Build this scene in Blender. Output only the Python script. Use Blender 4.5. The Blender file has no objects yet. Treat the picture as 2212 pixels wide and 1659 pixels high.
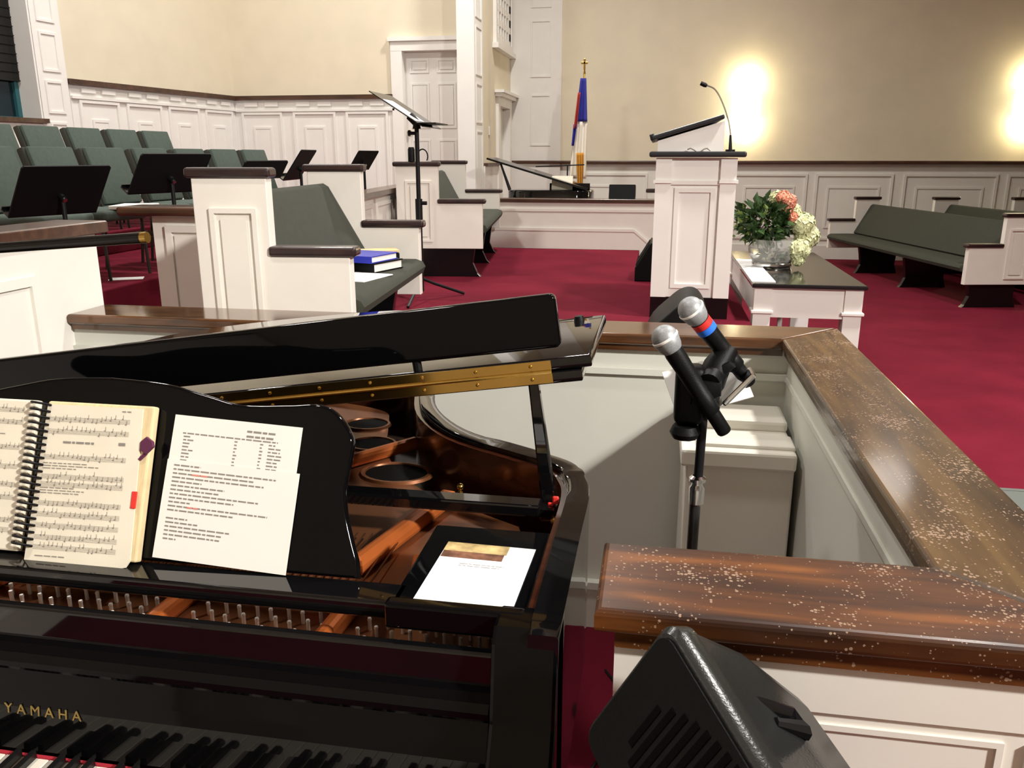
import bpy, bmesh, math, random
from mathutils import Vector, Matrix
random.seed(7)
SC = bpy.context.scene
COL = SC.collection
PI = math.pi
V = Vector
# ---------------------------------------------------------------- camera
EYE = 1.57
cam_d = bpy.data.cameras.new('camera')
cam_d.sensor_fit = 'HORIZONTAL'; cam_d.sensor_width = 36.0
cam_d.lens = 1790.0 * 36.0 / 2212.0
cam_d.clip_start = 0.02; cam_d.clip_end = 100
cam = bpy.data.objects.new('camera', cam_d); COL.objects.link(cam)
cam.location = (0, 0, EYE)
cam.rotation_euler = (math.radians(90 - 15.36), 0, math.radians(9.85))
SC.camera = cam
# ---------------------------------------------------------------- world, exposure
wd = bpy.data.worlds.new('world'); SC.world = wd; wd.use_nodes = True
wd.node_tree.nodes['Background'].inputs[0].default_value = (0.9, 0.85, 0.75, 1)
wd.node_tree.nodes['Background'].inputs[1].default_value = 0.05
SC.view_settings.view_transform = 'Standard'
SC.view_settings.look = 'None'
SC.view_settings.exposure = 0.5
SC.view_settings.gamma = 1.0
SC.view_settings.use_curve_mapping = False
SC.cycles.use_denoising = True
SC.cycles.max_bounces = 8
SC.cycles.diffuse_bounces = 4
SC.cycles.glossy_bounces = 5
SC.cycles.sample_clamp_indirect = 6.0
WARM = (1.0, 0.955, 0.895)
def area(name, loc, size, watts, col=WARM, rot=(0, 0, 0), spread=180):
    l = bpy.data.lights.new(name, 'AREA'); l.shape = 'DISK'; l.size = size; l.energy = watts; l.color = col
    l.spread = math.radians(spread)
    o = bpy.data.objects.new(name, l); COL.objects.link(o); o.location = loc; o.rotation_euler = rot
    return o
def spot(name, loc, target, watts, angle, blend=0.6, col=WARM, size=0.25):
    l = bpy.data.lights.new(name, 'SPOT'); l.energy = watts; l.color = col
    l.spot_size = math.radians(angle); l.spot_blend = blend; l.shadow_soft_size = size
    o = bpy.data.objects.new(name, l); COL.objects.link(o); o.location = loc
    o.rotation_euler = (V(target) - V(loc)).to_track_quat('-Z', 'Y').to_euler()
    return o
# ceiling lights over the choir, the chancel and the nave
area('choir_ceiling_light', (-4.4, 6.0, 6.3), 0.7, 160, (1.0, 0.975, 0.93))
area('choir_ceiling_light', (-4.3, 9.6, 6.3), 0.7, 75, (1.0, 0.965, 0.91))
area('chancel_ceiling_light', (-2.3, 1.0, 6.6), 0.5, 55, WARM, spread=120)
area('chancel_ceiling_light', (-0.9, 9.8, 6.6), 0.5, 165, WARM, spread=140)
area('nave_ceiling_light', (2.8, 4.6, 6.8), 0.5, 215, WARM, spread=110)
spot('added_cabinet_spot', (0.5, 1.9, 6.7), (0.26, 2.33, 0.8), 120, 13, 0.9, WARM, 0.2)  # added narrow spot, only there to brighten the cabinet top
pl_ = bpy.data.lights.new('nave_pendant_light', 'POINT'); pl_.energy = 20; pl_.color = WARM; pl_.shadow_soft_size = 0.28
po_ = bpy.data.objects.new('nave_pendant_light', pl_); COL.objects.link(po_); po_.location = (2.55, 9.0, 3.95)
kl = area('nave_flood_light', (4.6, -1.2, 4.4), 0.45, 155, WARM, spread=100)
kl.rotation_euler = (V((-2.2, 3.4, 0.9)) - V(kl.location)).to_track_quat('-Z', 'Y').to_euler()

# ---------------------------------------------------------------- helpers
class MB:
    def __init__(s, M=None):
        s.bm = bmesh.new(); s.M = M or Matrix()
    def _v(s, p): return s.bm.verts.new(s.M @ V(p))
    def box(s, x0, x1, y0, y1, z0, z1, bev=0.0, seg=2):
        c = [(x0,y0,z0),(x1,y0,z0),(x1,y1,z0),(x0,y1,z0),(x0,y0,z1),(x1,y0,z1),(x1,y1,z1),(x0,y1,z1)]
        v = [s._v(p) for p in c]
        fs = [s.bm.faces.new([v[i] for i in f]) for f in ((3,2,1,0),(4,5,6,7),(0,1,5,4),(1,2,6,5),(2,3,7,6),(3,0,4,7))]
        if bev > 0:
            es = list({e for f in fs for e in f.edges})
            bmesh.ops.bevel(s.bm, geom=es, offset=bev, segments=seg, affect='EDGES', profile=0.5)
        return s
    def poly(s, pts):
        return s.bm.faces.new([s._v(p) for p in pts])
    def prism(s, pts, a0, a1, plane='xy', bev=0.0, seg=2):
        def P(p, a):
            return {'xy': (p[0], p[1], a), 'xz': (p[0], a, p[1]), 'yz': (a, p[0], p[1])}[plane]
        A = [s._v(P(p, a0)) for p in pts]; B = [s._v(P(p, a1)) for p in pts]
        n = len(pts); fs = [s.bm.faces.new(A), s.bm.faces.new(B[::-1])]
        for i in range(n):
            fs.append(s.bm.faces.new([A[i], B[i], B[(i+1) % n], A[(i+1) % n]]))
        bmesh.ops.recalc_face_normals(s.bm, faces=fs)
        if bev > 0:
            es = list(set(fs[0].edges) | set(fs[1].edges))
            bmesh.ops.bevel(s.bm, geom=es, offset=bev, segments=seg, affect='EDGES', profile=0.5)
        return s
    def cyl(s, p, q, r, r2=None, n=14, cap=True):
        return s.tube([p, q], [r, r if r2 is None else r2], n, cap)
    def tube(s, pts, r, n=8, cap=True):
        pts = [V(p) for p in pts]
        rs = r if isinstance(r, (list, tuple)) else [r] * len(pts)
        rings = []; up = None
        for i, p in enumerate(pts):
            t = (pts[min(i+1, len(pts)-1)] - pts[max(i-1, 0)]).normalized()
            if up is None:
                up = t.orthogonal().normalized()
            up = (up - t * up.dot(t))
            up = up.normalized() if up.length > 1e-6 else t.orthogonal().normalized()
            w = t.cross(up)
            rings.append([s._v(p + (up * math.cos(2*PI*k/n) + w * math.sin(2*PI*k/n)) * rs[i]) for k in range(n)])
        fs = []
        for a, b in zip(rings, rings[1:]):
            for k in range(n):
                fs.append(s.bm.faces.new([a[k], a[(k+1) % n], b[(k+1) % n], b[k]]))
        if cap:
            fs.append(s.bm.faces.new(rings[0][::-1])); fs.append(s.bm.faces.new(rings[-1]))
        bmesh.ops.recalc_face_normals(s.bm, faces=fs)
        return s
    def lathe(s, prof, c=(0, 0, 0), n=24, a0=0.0, a1=2*PI):
        c = V(c); full = abs(a1 - a0 - 2*PI) < 1e-6
        m = n if full else n + 1
        rings = []
        for r, z in prof:
            rings.append([s._v(c + V((r * math.cos(a0 + (a1-a0)*k/n), r * math.sin(a0 + (a1-a0)*k/n), z))) for k in range(m)])
        fs = []
        for a, b in zip(rings, rings[1:]):
            for k in range(n):
                k2 = (k+1) % m
                fs.append(s.bm.faces.new([a[k], a[k2], b[k2], b[k]]))
        return s
    def ball(s, c, r, n=10, sc=(1, 1, 1)):
        M = s.M @ Matrix.Translation(V(c)) @ Matrix.Diagonal((sc[0], sc[1], sc[2], 1))
        bmesh.ops.create_uvsphere(s.bm, u_segments=n, v_segments=max(5, n*2//3), radius=r, matrix=M)
        return s
    def wall(s, origin, u, n, a0, a1, z0, z1, d0, d1):
        """box on a vertical wall: along u from a0 to a1, up z0..z1, out along n from d0 to d1"""
        keep = s.M
        u = V(u).normalized(); n = V(n).normalized()
        s.M = keep @ Matrix(((u.x, n.x, 0, origin[0]), (u.y, n.y, 0, origin[1]), (0, 0, 1, 0), (0, 0, 0, 1)))
        s.box(a0, a1, d0, d1, z0, z1)
        s.M = keep
        return s
    def frame(s, origin, u, n, a0, a1, z0, z1, w=0.03, d=0.014, d0=0.0):
        s.wall(origin, u, n, a0, a1, z0, z0+w, d0, d0+d); s.wall(origin, u, n, a0, a1, z1-w, z1, d0, d0+d)
        s.wall(origin, u, n, a0, a0+w, z0+w, z1-w, d0, d0+d); s.wall(origin, u, n, a1-w, a1, z0+w, z1-w, d0, d0+d)
        return s
    def build(s, name, mat, parent=None, smooth=False, loc=None):
        off = V(OFFS.get(parent.name, (0, 0, 0))) if parent else V(loc or (0, 0, 0))
        me = bpy.data.meshes.new(name)
        bmesh.ops.recalc_face_normals(s.bm, faces=s.bm.faces)
        if off.length: bmesh.ops.translate(s.bm, verts=s.bm.verts, vec=-off)
        s.bm.to_mesh(me); s.bm.free()
        me.materials.append(mat)
        if smooth:
            try: me.shade_auto(math.radians(38))
            except Exception:
                for p in me.polygons: p.use_smooth = True
                try: me.set_sharp_from_angle(angle=math.radians(38))
                except Exception: pass
        o = bpy.data.objects.new(name, me); COL.objects.link(o)
        if parent:
            o.parent = parent; OFFS[o.name] = tuple(off)
        elif loc: o.location = loc
        return o
OFFS = {}
def tag(o, label, cat, group=None):
    o['label'] = label; o['category'] = cat
    if group: o['group'] = group
    return o
def thing(name, label, cat, loc=(0, 0, 0), group=None):
    o = bpy.data.objects.new(name, None); COL.objects.link(o); o.location = loc; o.empty_display_size = 0.1
    OFFS[o.name] = tuple(loc)
    return tag(o, label, cat, group)
def struct(name, mb, mat, parent=None, **k):
    o = mb.build(name, mat, parent, **k)
    if not parent: o['kind'] = 'structure'
    return o
def place(o, loc, rz=0):
    o.location = loc; o.rotation_euler = (0, 0, rz); return o
def dup(root, loc, rz, label):
    r = root.copy(); COL.objects.link(r); r.location = loc; r.rotation_euler = (0, 0, rz); r['label'] = label
    for ch in list(root.children):
        c = ch.copy(); COL.objects.link(c); c.parent = r
        for g in list(ch.children):
            d = g.copy(); COL.objects.link(d); d.parent = c
    return r
def smoothpts(pts, k=6, closed=False):
    out = []; n = len(pts)
    rng = range(n if closed else n-1)
    for i in rng:
        g = lambda j: V(pts[j % n]) if closed else V(pts[max(0, min(n-1, j))])
        p0, p1, p2, p3 = g(i-1), g(i), g(i+1), g(i+2)
        for t in range(k):
            u = t / k
            out.append(0.5*((2*p1) + (p2-p0)*u + (2*p0-5*p1+4*p2-p3)*u*u + (3*p1-p0-3*p2+p3)*u**3))
    if not closed: out.append(V(pts[-1]))
    return [tuple(p) for p in out]
def basis(o, u, v):
    u = V(u).normalized(); v = V(v).normalized(); n = u.cross(v)
    return Matrix(((u.x, v.x, n.x, o[0]), (u.y, v.y, n.y, o[1]), (u.z, v.z, n.z, o[2]), (0, 0, 0, 1)))

# ---------------------------------------------------------------- materials
def mat(name, col, rough=0.5, metal=0.0, var=0.0, scale=8.0, bump=0.0, bscale=60.0, emit=None, es=0.0, coat=0.0, spec=0.5, stretch=(1, 1, 1), sheen=0.0, alpha=None, trans=0.0, ior=1.45):
    m = bpy.data.materials.new(name); m.use_nodes = True
    nt = m.node_tree; b = nt.nodes['Principled BSDF']
    b.inputs['Base Color'].default_value = (*col, 1); b.inputs['Roughness'].default_value = rough
    b.inputs['Metallic'].default_value = metal; b.inputs['Specular IOR Level'].default_value = spec
    b.inputs['IOR'].default_value = ior
    if coat: b.inputs['Coat Weight'].default_value = coat; b.inputs['Coat Roughness'].default_value = 0.04
    if sheen: b.inputs['Sheen Weight'].default_value = sheen
    if trans: b.inputs['Transmission Weight'].default_value = trans
    if emit: b.inputs['Emission Color'].default_value = (*emit, 1); b.inputs['Emission Strength'].default_value = es
    tc = nt.nodes.new('ShaderNodeTexCoord'); mp = nt.nodes.new('ShaderNodeMapping')
    mp.inputs['Scale'].default_value = stretch
    nt.links.new(tc.outputs['Object'], mp.inputs['Vector'])
    nz = nt.nodes.new('ShaderNodeTexNoise'); nz.inputs['Scale'].default_value = scale; nz.inputs['Detail'].default_value = 4
    nt.links.new(mp.outputs[0], nz.inputs['Vector'])
    cr = nt.nodes.new('ShaderNodeValToRGB')
    lo = tuple(max(0, c*(1-var)) for c in col); hi = tuple(min(1, c*(1+var)) for c in col)
    cr.color_ramp.elements[0].color = (*lo, 1); cr.color_ramp.elements[1].color = (*hi, 1)
    cr.color_ramp.elements[0].position = 0.3; cr.color_ramp.elements[1].position = 0.7
    nt.links.new(nz.outputs['Fac'], cr.inputs[0]); nt.links.new(cr.outputs[0], b.inputs['Base Color'])
    if bump:
        n2 = nt.nodes.new('ShaderNodeTexNoise'); n2.inputs['Scale'].default_value = bscale; n2.inputs['Detail'].default_value = 3
        nt.links.new(mp.outputs[0], n2.inputs['Vector'])
        bp = nt.nodes.new('ShaderNodeBump'); bp.inputs['Strength'].default_value = bump; bp.inputs['Distance'].default_value = 0.004
        nt.links.new(n2.outputs['Fac'], bp.inputs['Height']); nt.links.new(bp.outputs[0], b.inputs['Normal'])
    return m
def wood(name, c_dark, c_mid, c_hi, axis='x', rough=0.25, wear=0.0, gs=1.0, coat=0.5):
    m = bpy.data.materials.new(name); m.use_nodes = True
    nt = m.node_tree; N = nt.nodes; L = nt.links; b = N['Principled BSDF']
    tc = N.new('ShaderNodeTexCoord'); mp = N.new('ShaderNodeMapping')
    mp.inputs['Scale'].default_value = (2.2*gs, 30*gs, 30*gs) if axis == 'x' else (30*gs, 2.2*gs, 30*gs)
    L.new(tc.outputs['Object'], mp.inputs['Vector'])
    nz = N.new('ShaderNodeTexNoise'); nz.inputs['Scale'].default_value = 1.0; nz.inputs['Detail'].default_value = 6; nz.inputs['Distortion'].default_value = 0.8
    L.new(mp.outputs[0], nz.inputs['Vector'])
    mp2 = N.new('ShaderNodeMapping'); mp2.inputs['Scale'].default_value = (2.5*gs, 9*gs, 9*gs) if axis == 'x' else (9*gs, 2.5*gs, 9*gs)
    L.new(tc.outputs['Object'], mp2.inputs['Vector'])
    nb = N.new('ShaderNodeTexNoise'); nb.inputs['Scale'].default_value = 1.0; nb.inputs['Detail'].default_value = 2; nb.inputs['Distortion'].default_value = 1.2
    L.new(mp2.outputs[0], nb.inputs['Vector'])
    ad = N.new('ShaderNodeMath'); ad.operation = 'ADD'; L.new(nz.outputs['Fac'], ad.inputs[0]); L.new(nb.outputs['Fac'], ad.inputs[1])
    ml = N.new('ShaderNodeMath'); ml.operation = 'MULTIPLY'; ml.inputs[1].default_value = 0.5; L.new(ad.outputs[0], ml.inputs[0])
    cr = N.new('ShaderNodeValToRGB'); e = cr.color_ramp.elements
    e[0].position = 0.36; e[0].color = (*c_dark, 1); e[1].position = 0.64; e[1].color = (*c_hi, 1)
    e2 = cr.color_ramp.elements.new(0.5); e2.color = (*c_mid, 1)
    L.new(ml.outputs[0], cr.inputs[0])
    out = cr.outputs[0]
    b.inputs['Roughness'].default_value = rough; b.inputs['Specular IOR Level'].default_value = 0.5 if not wear else 0.32
    b.inputs['Coat Weight'].default_value = coat; b.inputs['Coat Roughness'].default_value = 0.10
    if wear:
        vo = N.new('ShaderNodeTexVoronoi'); vo.inputs['Scale'].default_value = 210; vo.inputs['Randomness'].default_value = 1.0
        L.new(tc.outputs['Object'], vo.inputs['Vector'])
        sp = N.new('ShaderNodeSeparateColor'); L.new(vo.outputs['Color'], sp.inputs[0])
        w2 = N.new('ShaderNodeTexNoise'); w2.inputs['Scale'].default_value = 9; w2.inputs['Detail'].default_value = 3; L.new(tc.outputs['Object'], w2.inputs['Vector'])
        w3 = N.new('ShaderNodeTexNoise'); w3.inputs['Scale'].default_value = 260; L.new(tc.outputs['Object'], w3.inputs['Vector'])
        # chip radius: large where the cell's random value and the broad noise are both high
        r1 = N.new('ShaderNodeMath'); r1.operation = 'MULTIPLY_ADD'; r1.inputs[1].default_value = 0.55; L.new(sp.outputs[0], r1.inputs[0]); L.new(w2.outputs['Fac'], r1.inputs[2])
        r3 = N.new('ShaderNodeMath'); r3.operation = 'SUBTRACT'; L.new(r1.outputs[0], r3.inputs[0]); r3.inputs[1].default_value = 0.925 - 0.10*wear
        r4 = N.new('ShaderNodeMath'); r4.operation = 'MULTIPLY_ADD'; r4.inputs[1].default_value = 1.7; L.new(r3.outputs[0], r4.inputs[0])
        r5 = N.new('ShaderNodeMath'); r5.operation = 'MULTIPLY_ADD'; r5.inputs[1].default_value = 0.35; r5.inputs[2].default_value = -0.13; L.new(w3.outputs['Fac'], r5.inputs[0]); L.new(r5.outputs[0], r4.inputs[2])
        a2 = N.new('ShaderNodeMath'); a2.operation = 'SUBTRACT'; L.new(r4.outputs[0], a2.inputs[0]); L.new(vo.outputs['Distance'], a2.inputs[1])
        r2 = N.new('ShaderNodeValToRGB'); r2.color_ramp.elements[0].position = 0.0; r2.color_ramp.elements[1].position = 0.09
        L.new(a2.outputs[0], r2.inputs[0])
        mx = N.new('ShaderNodeMix'); mx.data_type = 'RGBA'; mx.inputs['B'].default_value = (0.27, 0.18, 0.12, 1)
        L.new(r2.outputs[0], mx.inputs['Factor']); L.new(out, mx.inputs['A']); out = mx.outputs['Result']
        bp = N.new('ShaderNodeBump'); bp.inputs['Strength'].default_value = 0.3; bp.inputs['Distance'].default_value = 0.0015; bp.invert = True
        L.new(r2.outputs[0], bp.inputs['Height']); L.new(bp.outputs[0], b.inputs['Normal'])
    L.new(out, b.inputs['Base Color'])
    return m
M = {}
M['cream'] = mat('cream_paint', (0.70, 0.635, 0.49), 0.75, var=0.03, scale=3, bump=0.05)
M['white'] = mat('white_paint', (0.80, 0.785, 0.75), 0.45, var=0.02, scale=5)
M['whitewall'] = mat('white_wall_paint', (0.76, 0.75, 0.69), 0.5, var=0.03, scale=4)
M['pew_white'] = mat('pew_white_paint', (0.80, 0.77, 0.705), 0.4, var=0.02, scale=6)
M['pitwall'] = mat('shaded_white_pit_paint', (0.60, 0.605, 0.545), 0.5, var=0.03, scale=4)  # off-white paint like the other walls, darkened to hold the pit's shade
M['ceiling'] = mat('ceiling_paint', (0.78, 0.75, 0.68), 0.9, var=0.02)
M['carpet'] = mat('maroon_carpet', (0.122, 0.0075, 0.0190), 0.95, spec=0.10, var=0.16, scale=2.2, bump=0.7, bscale=320)
M['dark_cap'] = wood('dark_stained_wood', (0.012, 0.006, 0.006), (0.022, 0.010, 0.010), (0.035, 0.015, 0.013), 'x', 0.35, coat=0.3)
M['rail'] = wood('walnut_rail_wood', (0.035, 0.014, 0.008), (0.06, 0.025, 0.013), (0.09, 0.04, 0.02), 'x', 0.35, coat=0.3)
M['ledge_x'] = wood('worn_varnished_wood', (0.024, 0.008, 0.003), (0.078, 0.025, 0.006), (0.20, 0.066, 0.012), 'x', 0.40, wear=0.9, coat=0.08)
M['ledge_y'] = wood('worn_varnished_wood_long', (0.026, 0.012, 0.0035), (0.060, 0.030, 0.009), (0.10, 0.054, 0.016), 'y', 0.36, wear=1.2, coat=0.25)
M['ledge_far'] = wood('varnished_wood', (0.035, 0.014, 0.005), (0.075, 0.03, 0.011), (0.12, 0.05, 0.018), 'x', 0.12, wear=0.0)
M['black'] = mat('black_lacquer', (0.0035, 0.0035, 0.004), 0.03, coat=0.35, spec=0.5)
M['black_face'] = mat('deep_black_lacquer', (0.002, 0.002, 0.0024), 0.05, spec=0.22)
M['black_satin'] = mat('black_satin_lacquer', (0.004, 0.004, 0.0045), 0.18)
M['black_metal'] = mat('black_powder_coat', (0.004, 0.004, 0.005), 0.5, spec=0.3)
M['stand_black'] = mat('black_stand_desk', (0.0025, 0.0025, 0.003), 0.6, spec=0.2)
M['black_plastic'] = mat('black_plastic', (0.003, 0.0034, 0.0034), 0.5, spec=0.2, bump=0.15, bscale=400)
M['grey_plastic'] = mat('worn_black_plastic', (0.016, 0.017, 0.016), 0.25, bump=0.1, bscale=300)
M['grille'] = mat('dark_grille', (0.0015, 0.0015, 0.0015), 0.7, spec=0.1, bump=0.3, bscale=900)
M['brass'] = mat('polished_brass', (0.62, 0.42, 0.12), 0.22, 1.0, var=0.08, scale=20)
M['gold'] = mat('gold_leaf_lettering', (0.42, 0.30, 0.10), 0.35, 0.8)
M['chrome'] = mat('chrome', (0.75, 0.75, 0.74), 0.14, 1.0)
M['steel'] = mat('nickel_pin_steel', (0.88, 0.85, 0.80), 0.4, 0.6)
M['mahogany'] = wood('mahogany_veneer', (0.03, 0.008, 0.004), (0.06, 0.016, 0.007), (0.10, 0.028, 0.012), 'x', 0.2)
M['plate'] = mat('bronze_plate_paint', (0.20, 0.075, 0.03), 0.34, 0.55, var=0.15, scale=9)
M['plate_orange'] = mat('copper_strut_paint', (0.50, 0.13, 0.03), 0.32, 0.35, var=0.12, scale=12)
M['soundboard'] = wood('soundboard_spruce', (0.10, 0.045, 0.02), (0.16, 0.07, 0.03), (0.22, 0.10, 0.045), 'y', 0.4)
M['strings'] = mat('copper_wound_strings', (0.25, 0.12, 0.06), 0.35, 0.9)
M['felt_red'] = mat('red_felt', (0.38, 0.015, 0.03), 0.95, bump=0.4, bscale=300)
M['red'] = mat('red_ribbon', (0.75, 0.04, 0.03), 0.5)
M['ivory'] = mat('ivory_keytop', (0.80, 0.76, 0.66), 0.2)
M['ebony'] = mat('ebony_keytop', (0.006, 0.006, 0.006), 0.3)
M['paper'] = mat('white_paper', (0.82, 0.80, 0.75), 0.8, var=0.02)
M['paper_bright'] = mat('bright_paper', (0.88, 0.88, 0.88), 0.8, var=0.01)
M['cream_paper'] = mat('cream_book_paper', (0.78, 0.73, 0.60), 0.85, var=0.04, scale=14)
M['yellow_paper'] = mat('yellowed_page_edges', (0.72, 0.58, 0.34), 0.85, var=0.1, scale=40, stretch=(6, 1, 1))
M['ink'] = mat('printing_ink', (0.09, 0.085, 0.08), 0.8)
M['ink_soft'] = mat('faded_printing_ink', (0.25, 0.235, 0.21), 0.8)
M['ink_red'] = mat('red_printing_ink', (0.75, 0.25, 0.2), 0.8)
M['purple'] = mat('purple_tab', (0.10, 0.02, 0.06), 0.5)
M['photo_gold'] = mat('printed_picture_sky', (0.48, 0.36, 0.16), 0.6, var=0.5, scale=40)
M['photo_brown'] = mat('printed_picture_ground', (0.16, 0.07, 0.04), 0.6, var=0.6, scale=60)
M['pew_green'] = mat('olive_pew_fabric', (0.034, 0.037, 0.026), 0.9, var=0.08, scale=30, bump=0.3, bscale=500)
M['chair_green'] = mat('green_chair_fabric', (0.062, 0.084, 0.070), 0.9, var=0.08, scale=30, bump=0.3, bscale=500)
M['chair_side'] = mat('dark_chair_welt', (0.035, 0.037, 0.028), 0.9)
M['chair_metal'] = mat('bronze_chair_frame', (0.03, 0.026, 0.022), 0.35, 0.6)
M['granite'] = mat('black_stone_top', (0.012, 0.013, 0.014), 0.10, var=0.3, scale=80, coat=0.3)
M['slate'] = mat('dark_pulpit_top', (0.018, 0.020, 0.022), 0.35)
M['glass'] = mat('cut_glass', (0.96, 0.97, 0.94), 0.05, trans=0.86, ior=1.33)
M['leaf'] = mat('dark_green_leaf', (0.035, 0.075, 0.02), 0.5, var=0.6, scale=14)
M['leaf2'] = mat('light_green_leaf', (0.16, 0.22, 0.05), 0.5, var=0.4, scale=14)
M['hyd'] = mat('cream_green_petals', (0.68, 0.70, 0.42), 0.8, var=0.15, scale=40)
M['peach'] = mat('peach_petals', (0.85, 0.36, 0.24), 0.7, var=0.25, scale=25)
M['flag_blue'] = mat('blue_flag_cloth', (0.03, 0.035, 0.30), 0.8, var=0.1)
M['flag_red'] = mat('red_flag_cloth', (0.42, 0.05, 0.04), 0.8)
M['flag_white'] = mat('white_flag_cloth', (0.82, 0.78, 0.68), 0.85)
M['fringe'] = mat('gold_fringe', (0.60, 0.30, 0.04), 0.7, var=0.4, scale=60, stretch=(4, 4, 1))
M['blue_book'] = mat('blue_binder_cover', (0.03, 0.04, 0.40), 0.35)
M['tan'] = mat('manila_card', (0.66, 0.50, 0.25), 0.7)
M['glow'] = mat('lit_sconce_shade', (0.9, 0.85, 0.7), 0.6, emit=(1.0, 0.88, 0.58), es=11.0)
M['night'] = mat('night_window_glass', (0.008, 0.02, 0.028), 0.08)
M['teal'] = mat('teal_window_film', (0.03, 0.12, 0.14), 0.2)
M['blind'] = mat('black_blind', (0.006, 0.006, 0.004), 0.8, bump=0.3, bscale=80)
M['mesh'] = mat('silver_mic_mesh', (0.30, 0.31, 0.32), 0.5, 0.35, var=0.15, scale=300)
M['mic_blue'] = mat('blue_tape', (0.02, 0.16, 0.72), 0.5)
M['mic_red'] = mat('red_tape', (0.62, 0.025, 0.02), 0.5)
M['bin'] = mat('off_white_plastic', (0.74, 0.72, 0.64), 0.4, var=0.02)
M['grey_floor'] = mat('grey_mat', (0.09, 0.10, 0.09), 0.8)
M['led_white'] = mat('white_lens', (0.9, 0.88, 0.8), 0.2)
M['led_red'] = mat('red_lens', (0.5, 0.03, 0.03), 0.2)
# ================================================================ THE SETTING
Z = 0.53                                     # choir platform height
b = MB(); b.box(-7.6, 16, -1.6, 14.0, -0.1, 0.0)
struct('floor', b, M['carpet'])
b = MB()
b.box(-7.6, -2.15, -1.6, 13.9, 0.0, Z); b.box(-2.15, -0.2, 2.72, 9.72, 0.0, Z); b.box(-0.2, 0.62, 4.2, 8.2, 0.0, Z)
struct('platform_floor', b, M['carpet'])
b = MB(); b.box(-7.6, -3.45, 4.4, 11.75, Z, 0.75, 0.01)
b.box(-7.6, -4.66, 5.4, 11.75, 0.75, 0.94, 0.01)
struct('choir_riser', b, M['carpet'])
b = MB()
for y0, y1 in ((2.72, 4.2), (8.2, 9.72)):
    b.box(-0.2, 0.08, y0, y1, 0, 0.355, 0.01); b.box(0.08, 0.36, y0, y1, 0, 0.178, 0.01)
struct('platform_step', b, M['carpet'])
b = MB(); b.box(-7.6, 16, -1.6, 14.1, 7.0, 7.1); struct('ceiling', b, M['ceiling'])
# --- splayed choir wall on the left
C0 = (-6.09, 11.7); U1 = (-0.152, -0.988, 0); N1 = (0.988, -0.152, 0)
b = MB()
b.wall(C0, U1, N1, -0.3, 3.40, 0, 7, -0.3, 0); b.wall(C0, U1, N1, 3.40, 5.0, 0, 1.93, -0.3, 0)
b.wall(C0, U1, N1, 3.40, 5.0, 6.0, 7, -0.3, 0); b.wall(C0, U1, N1, 5.0, 13.6, 0, 7, -0.3, 0)
wl = struct('wall_left', b, M['cream'])
def wainscot(mb, o, u, n, panels, ztop, z0, zp, inner_top, frieze=0.0, margin=0.17):
    """white boarding with framed panels; panels = list of (a0, a1)"""
    A0 = min(p[0] for p in panels) - 0.1; A1 = max(p[1] for p in panels) + 0.1
    mb.wall(o, u, n, A0, A1, z0, ztop, 0, 0.02)
    for a0, a1 in panels:
        mb.frame(o, u, n, a0, a1, z0+0.15, zp, 0.035, 0.022, 0.02)
        mb.frame(o, u, n, a0+margin, a1-margin, z0+0.32, inner_top, 0.03, 0.014, 0.02)
        mb.wall(o, u, n, a0+margin+0.03, a1-margin-0.03, z0+0.35, inner_top-0.03, 0.02, 0.028)
        if frieze:
            w = (a1 - a0)
            for k in range(2):
                c = a0 + w*(0.25 + 0.5*k)
                mb.wall(o, u, n, c-0.10, c+0.10, zp+0.075, ztop-0.04, 0.02, 0.045)
    if frieze:
        mb.wall(o, u, n, A0, A1, zp+0.005, zp+0.035, 0.02, 0.05)
b = MB(); wainscot(b, C0, U1, N1, [(0.10 + 0.72*k, 0.70 + 0.72*k) for k in range(4)], 2.35, 0.5, 2.19, 1.98, 1)
struct('trim_1', b, M['white'])
b = MB(); b.wall(C0, U1, N1, 0.0, 2.99, 2.345, 2.40, 0.0, 0.075); struct('trim_2', b, M['rail'])
# pilaster beside the window, window jamb and boarding below the sill
b = MB(); b.wall(C0, U1, N1, 3.00, 3.39, 0.5, 7, 0.0, 0.05)
for za, zb in ((1.35, 1.93), (2.02, 2.36), (2.45, 2.85), (2.95, 4.2)):
    b.frame(C0, U1, N1, 3.08, 3.31, za, zb, 0.025, 0.012, 0.05)
b.wall(C0, U1, N1, 3.39, 5.0, 0.5, 1.93, 0.0, 0.03)
struct('trim_3', b, M['white'])
b = MB(); b.wall(C0, U1, N1, 3.38, 3.41, 1.95, 6.0, -0.3, 0.05); b.wall(C0, U1, N1, 4.97, 5.0, 1.95, 6, -0.3, 0.05)
w1 = struct('window_1', b, M['white'])
b = MB(); b.wall(C0, U1, N1, 3.41, 4.97, 1.95, 6.0, -0.27, -0.25); b.build('pane', M['night'], w1)
b = MB(); b.wall(C0, U1, N1, 3.41, 3.46, 1.95, 2.36, -0.25, -0.21); b.wall(C0, U1, N1, 3.41, 4.97, 1.95, 1.98, -0.25, -0.21)
b.build('window_frame', M['teal'], w1)
b = MB(); b.wall(C0, U1, N1, 3.42, 4.96, 2.34, 5.95, -0.2, -0.17)
for k in range(40): b.wall(C0, U1, N1, 3.42, 4.96, 2.34+k*0.09, 2.352+k*0.09, -0.17, -0.16)
b.build('blind', M['blind'], w1)
b = MB(); b.wall(C0, U1, N1, 3.35, 5.0, 1.915, 1.96, -0.25, 0.09); b.build('window_sill', M['rail'], w1)
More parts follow.
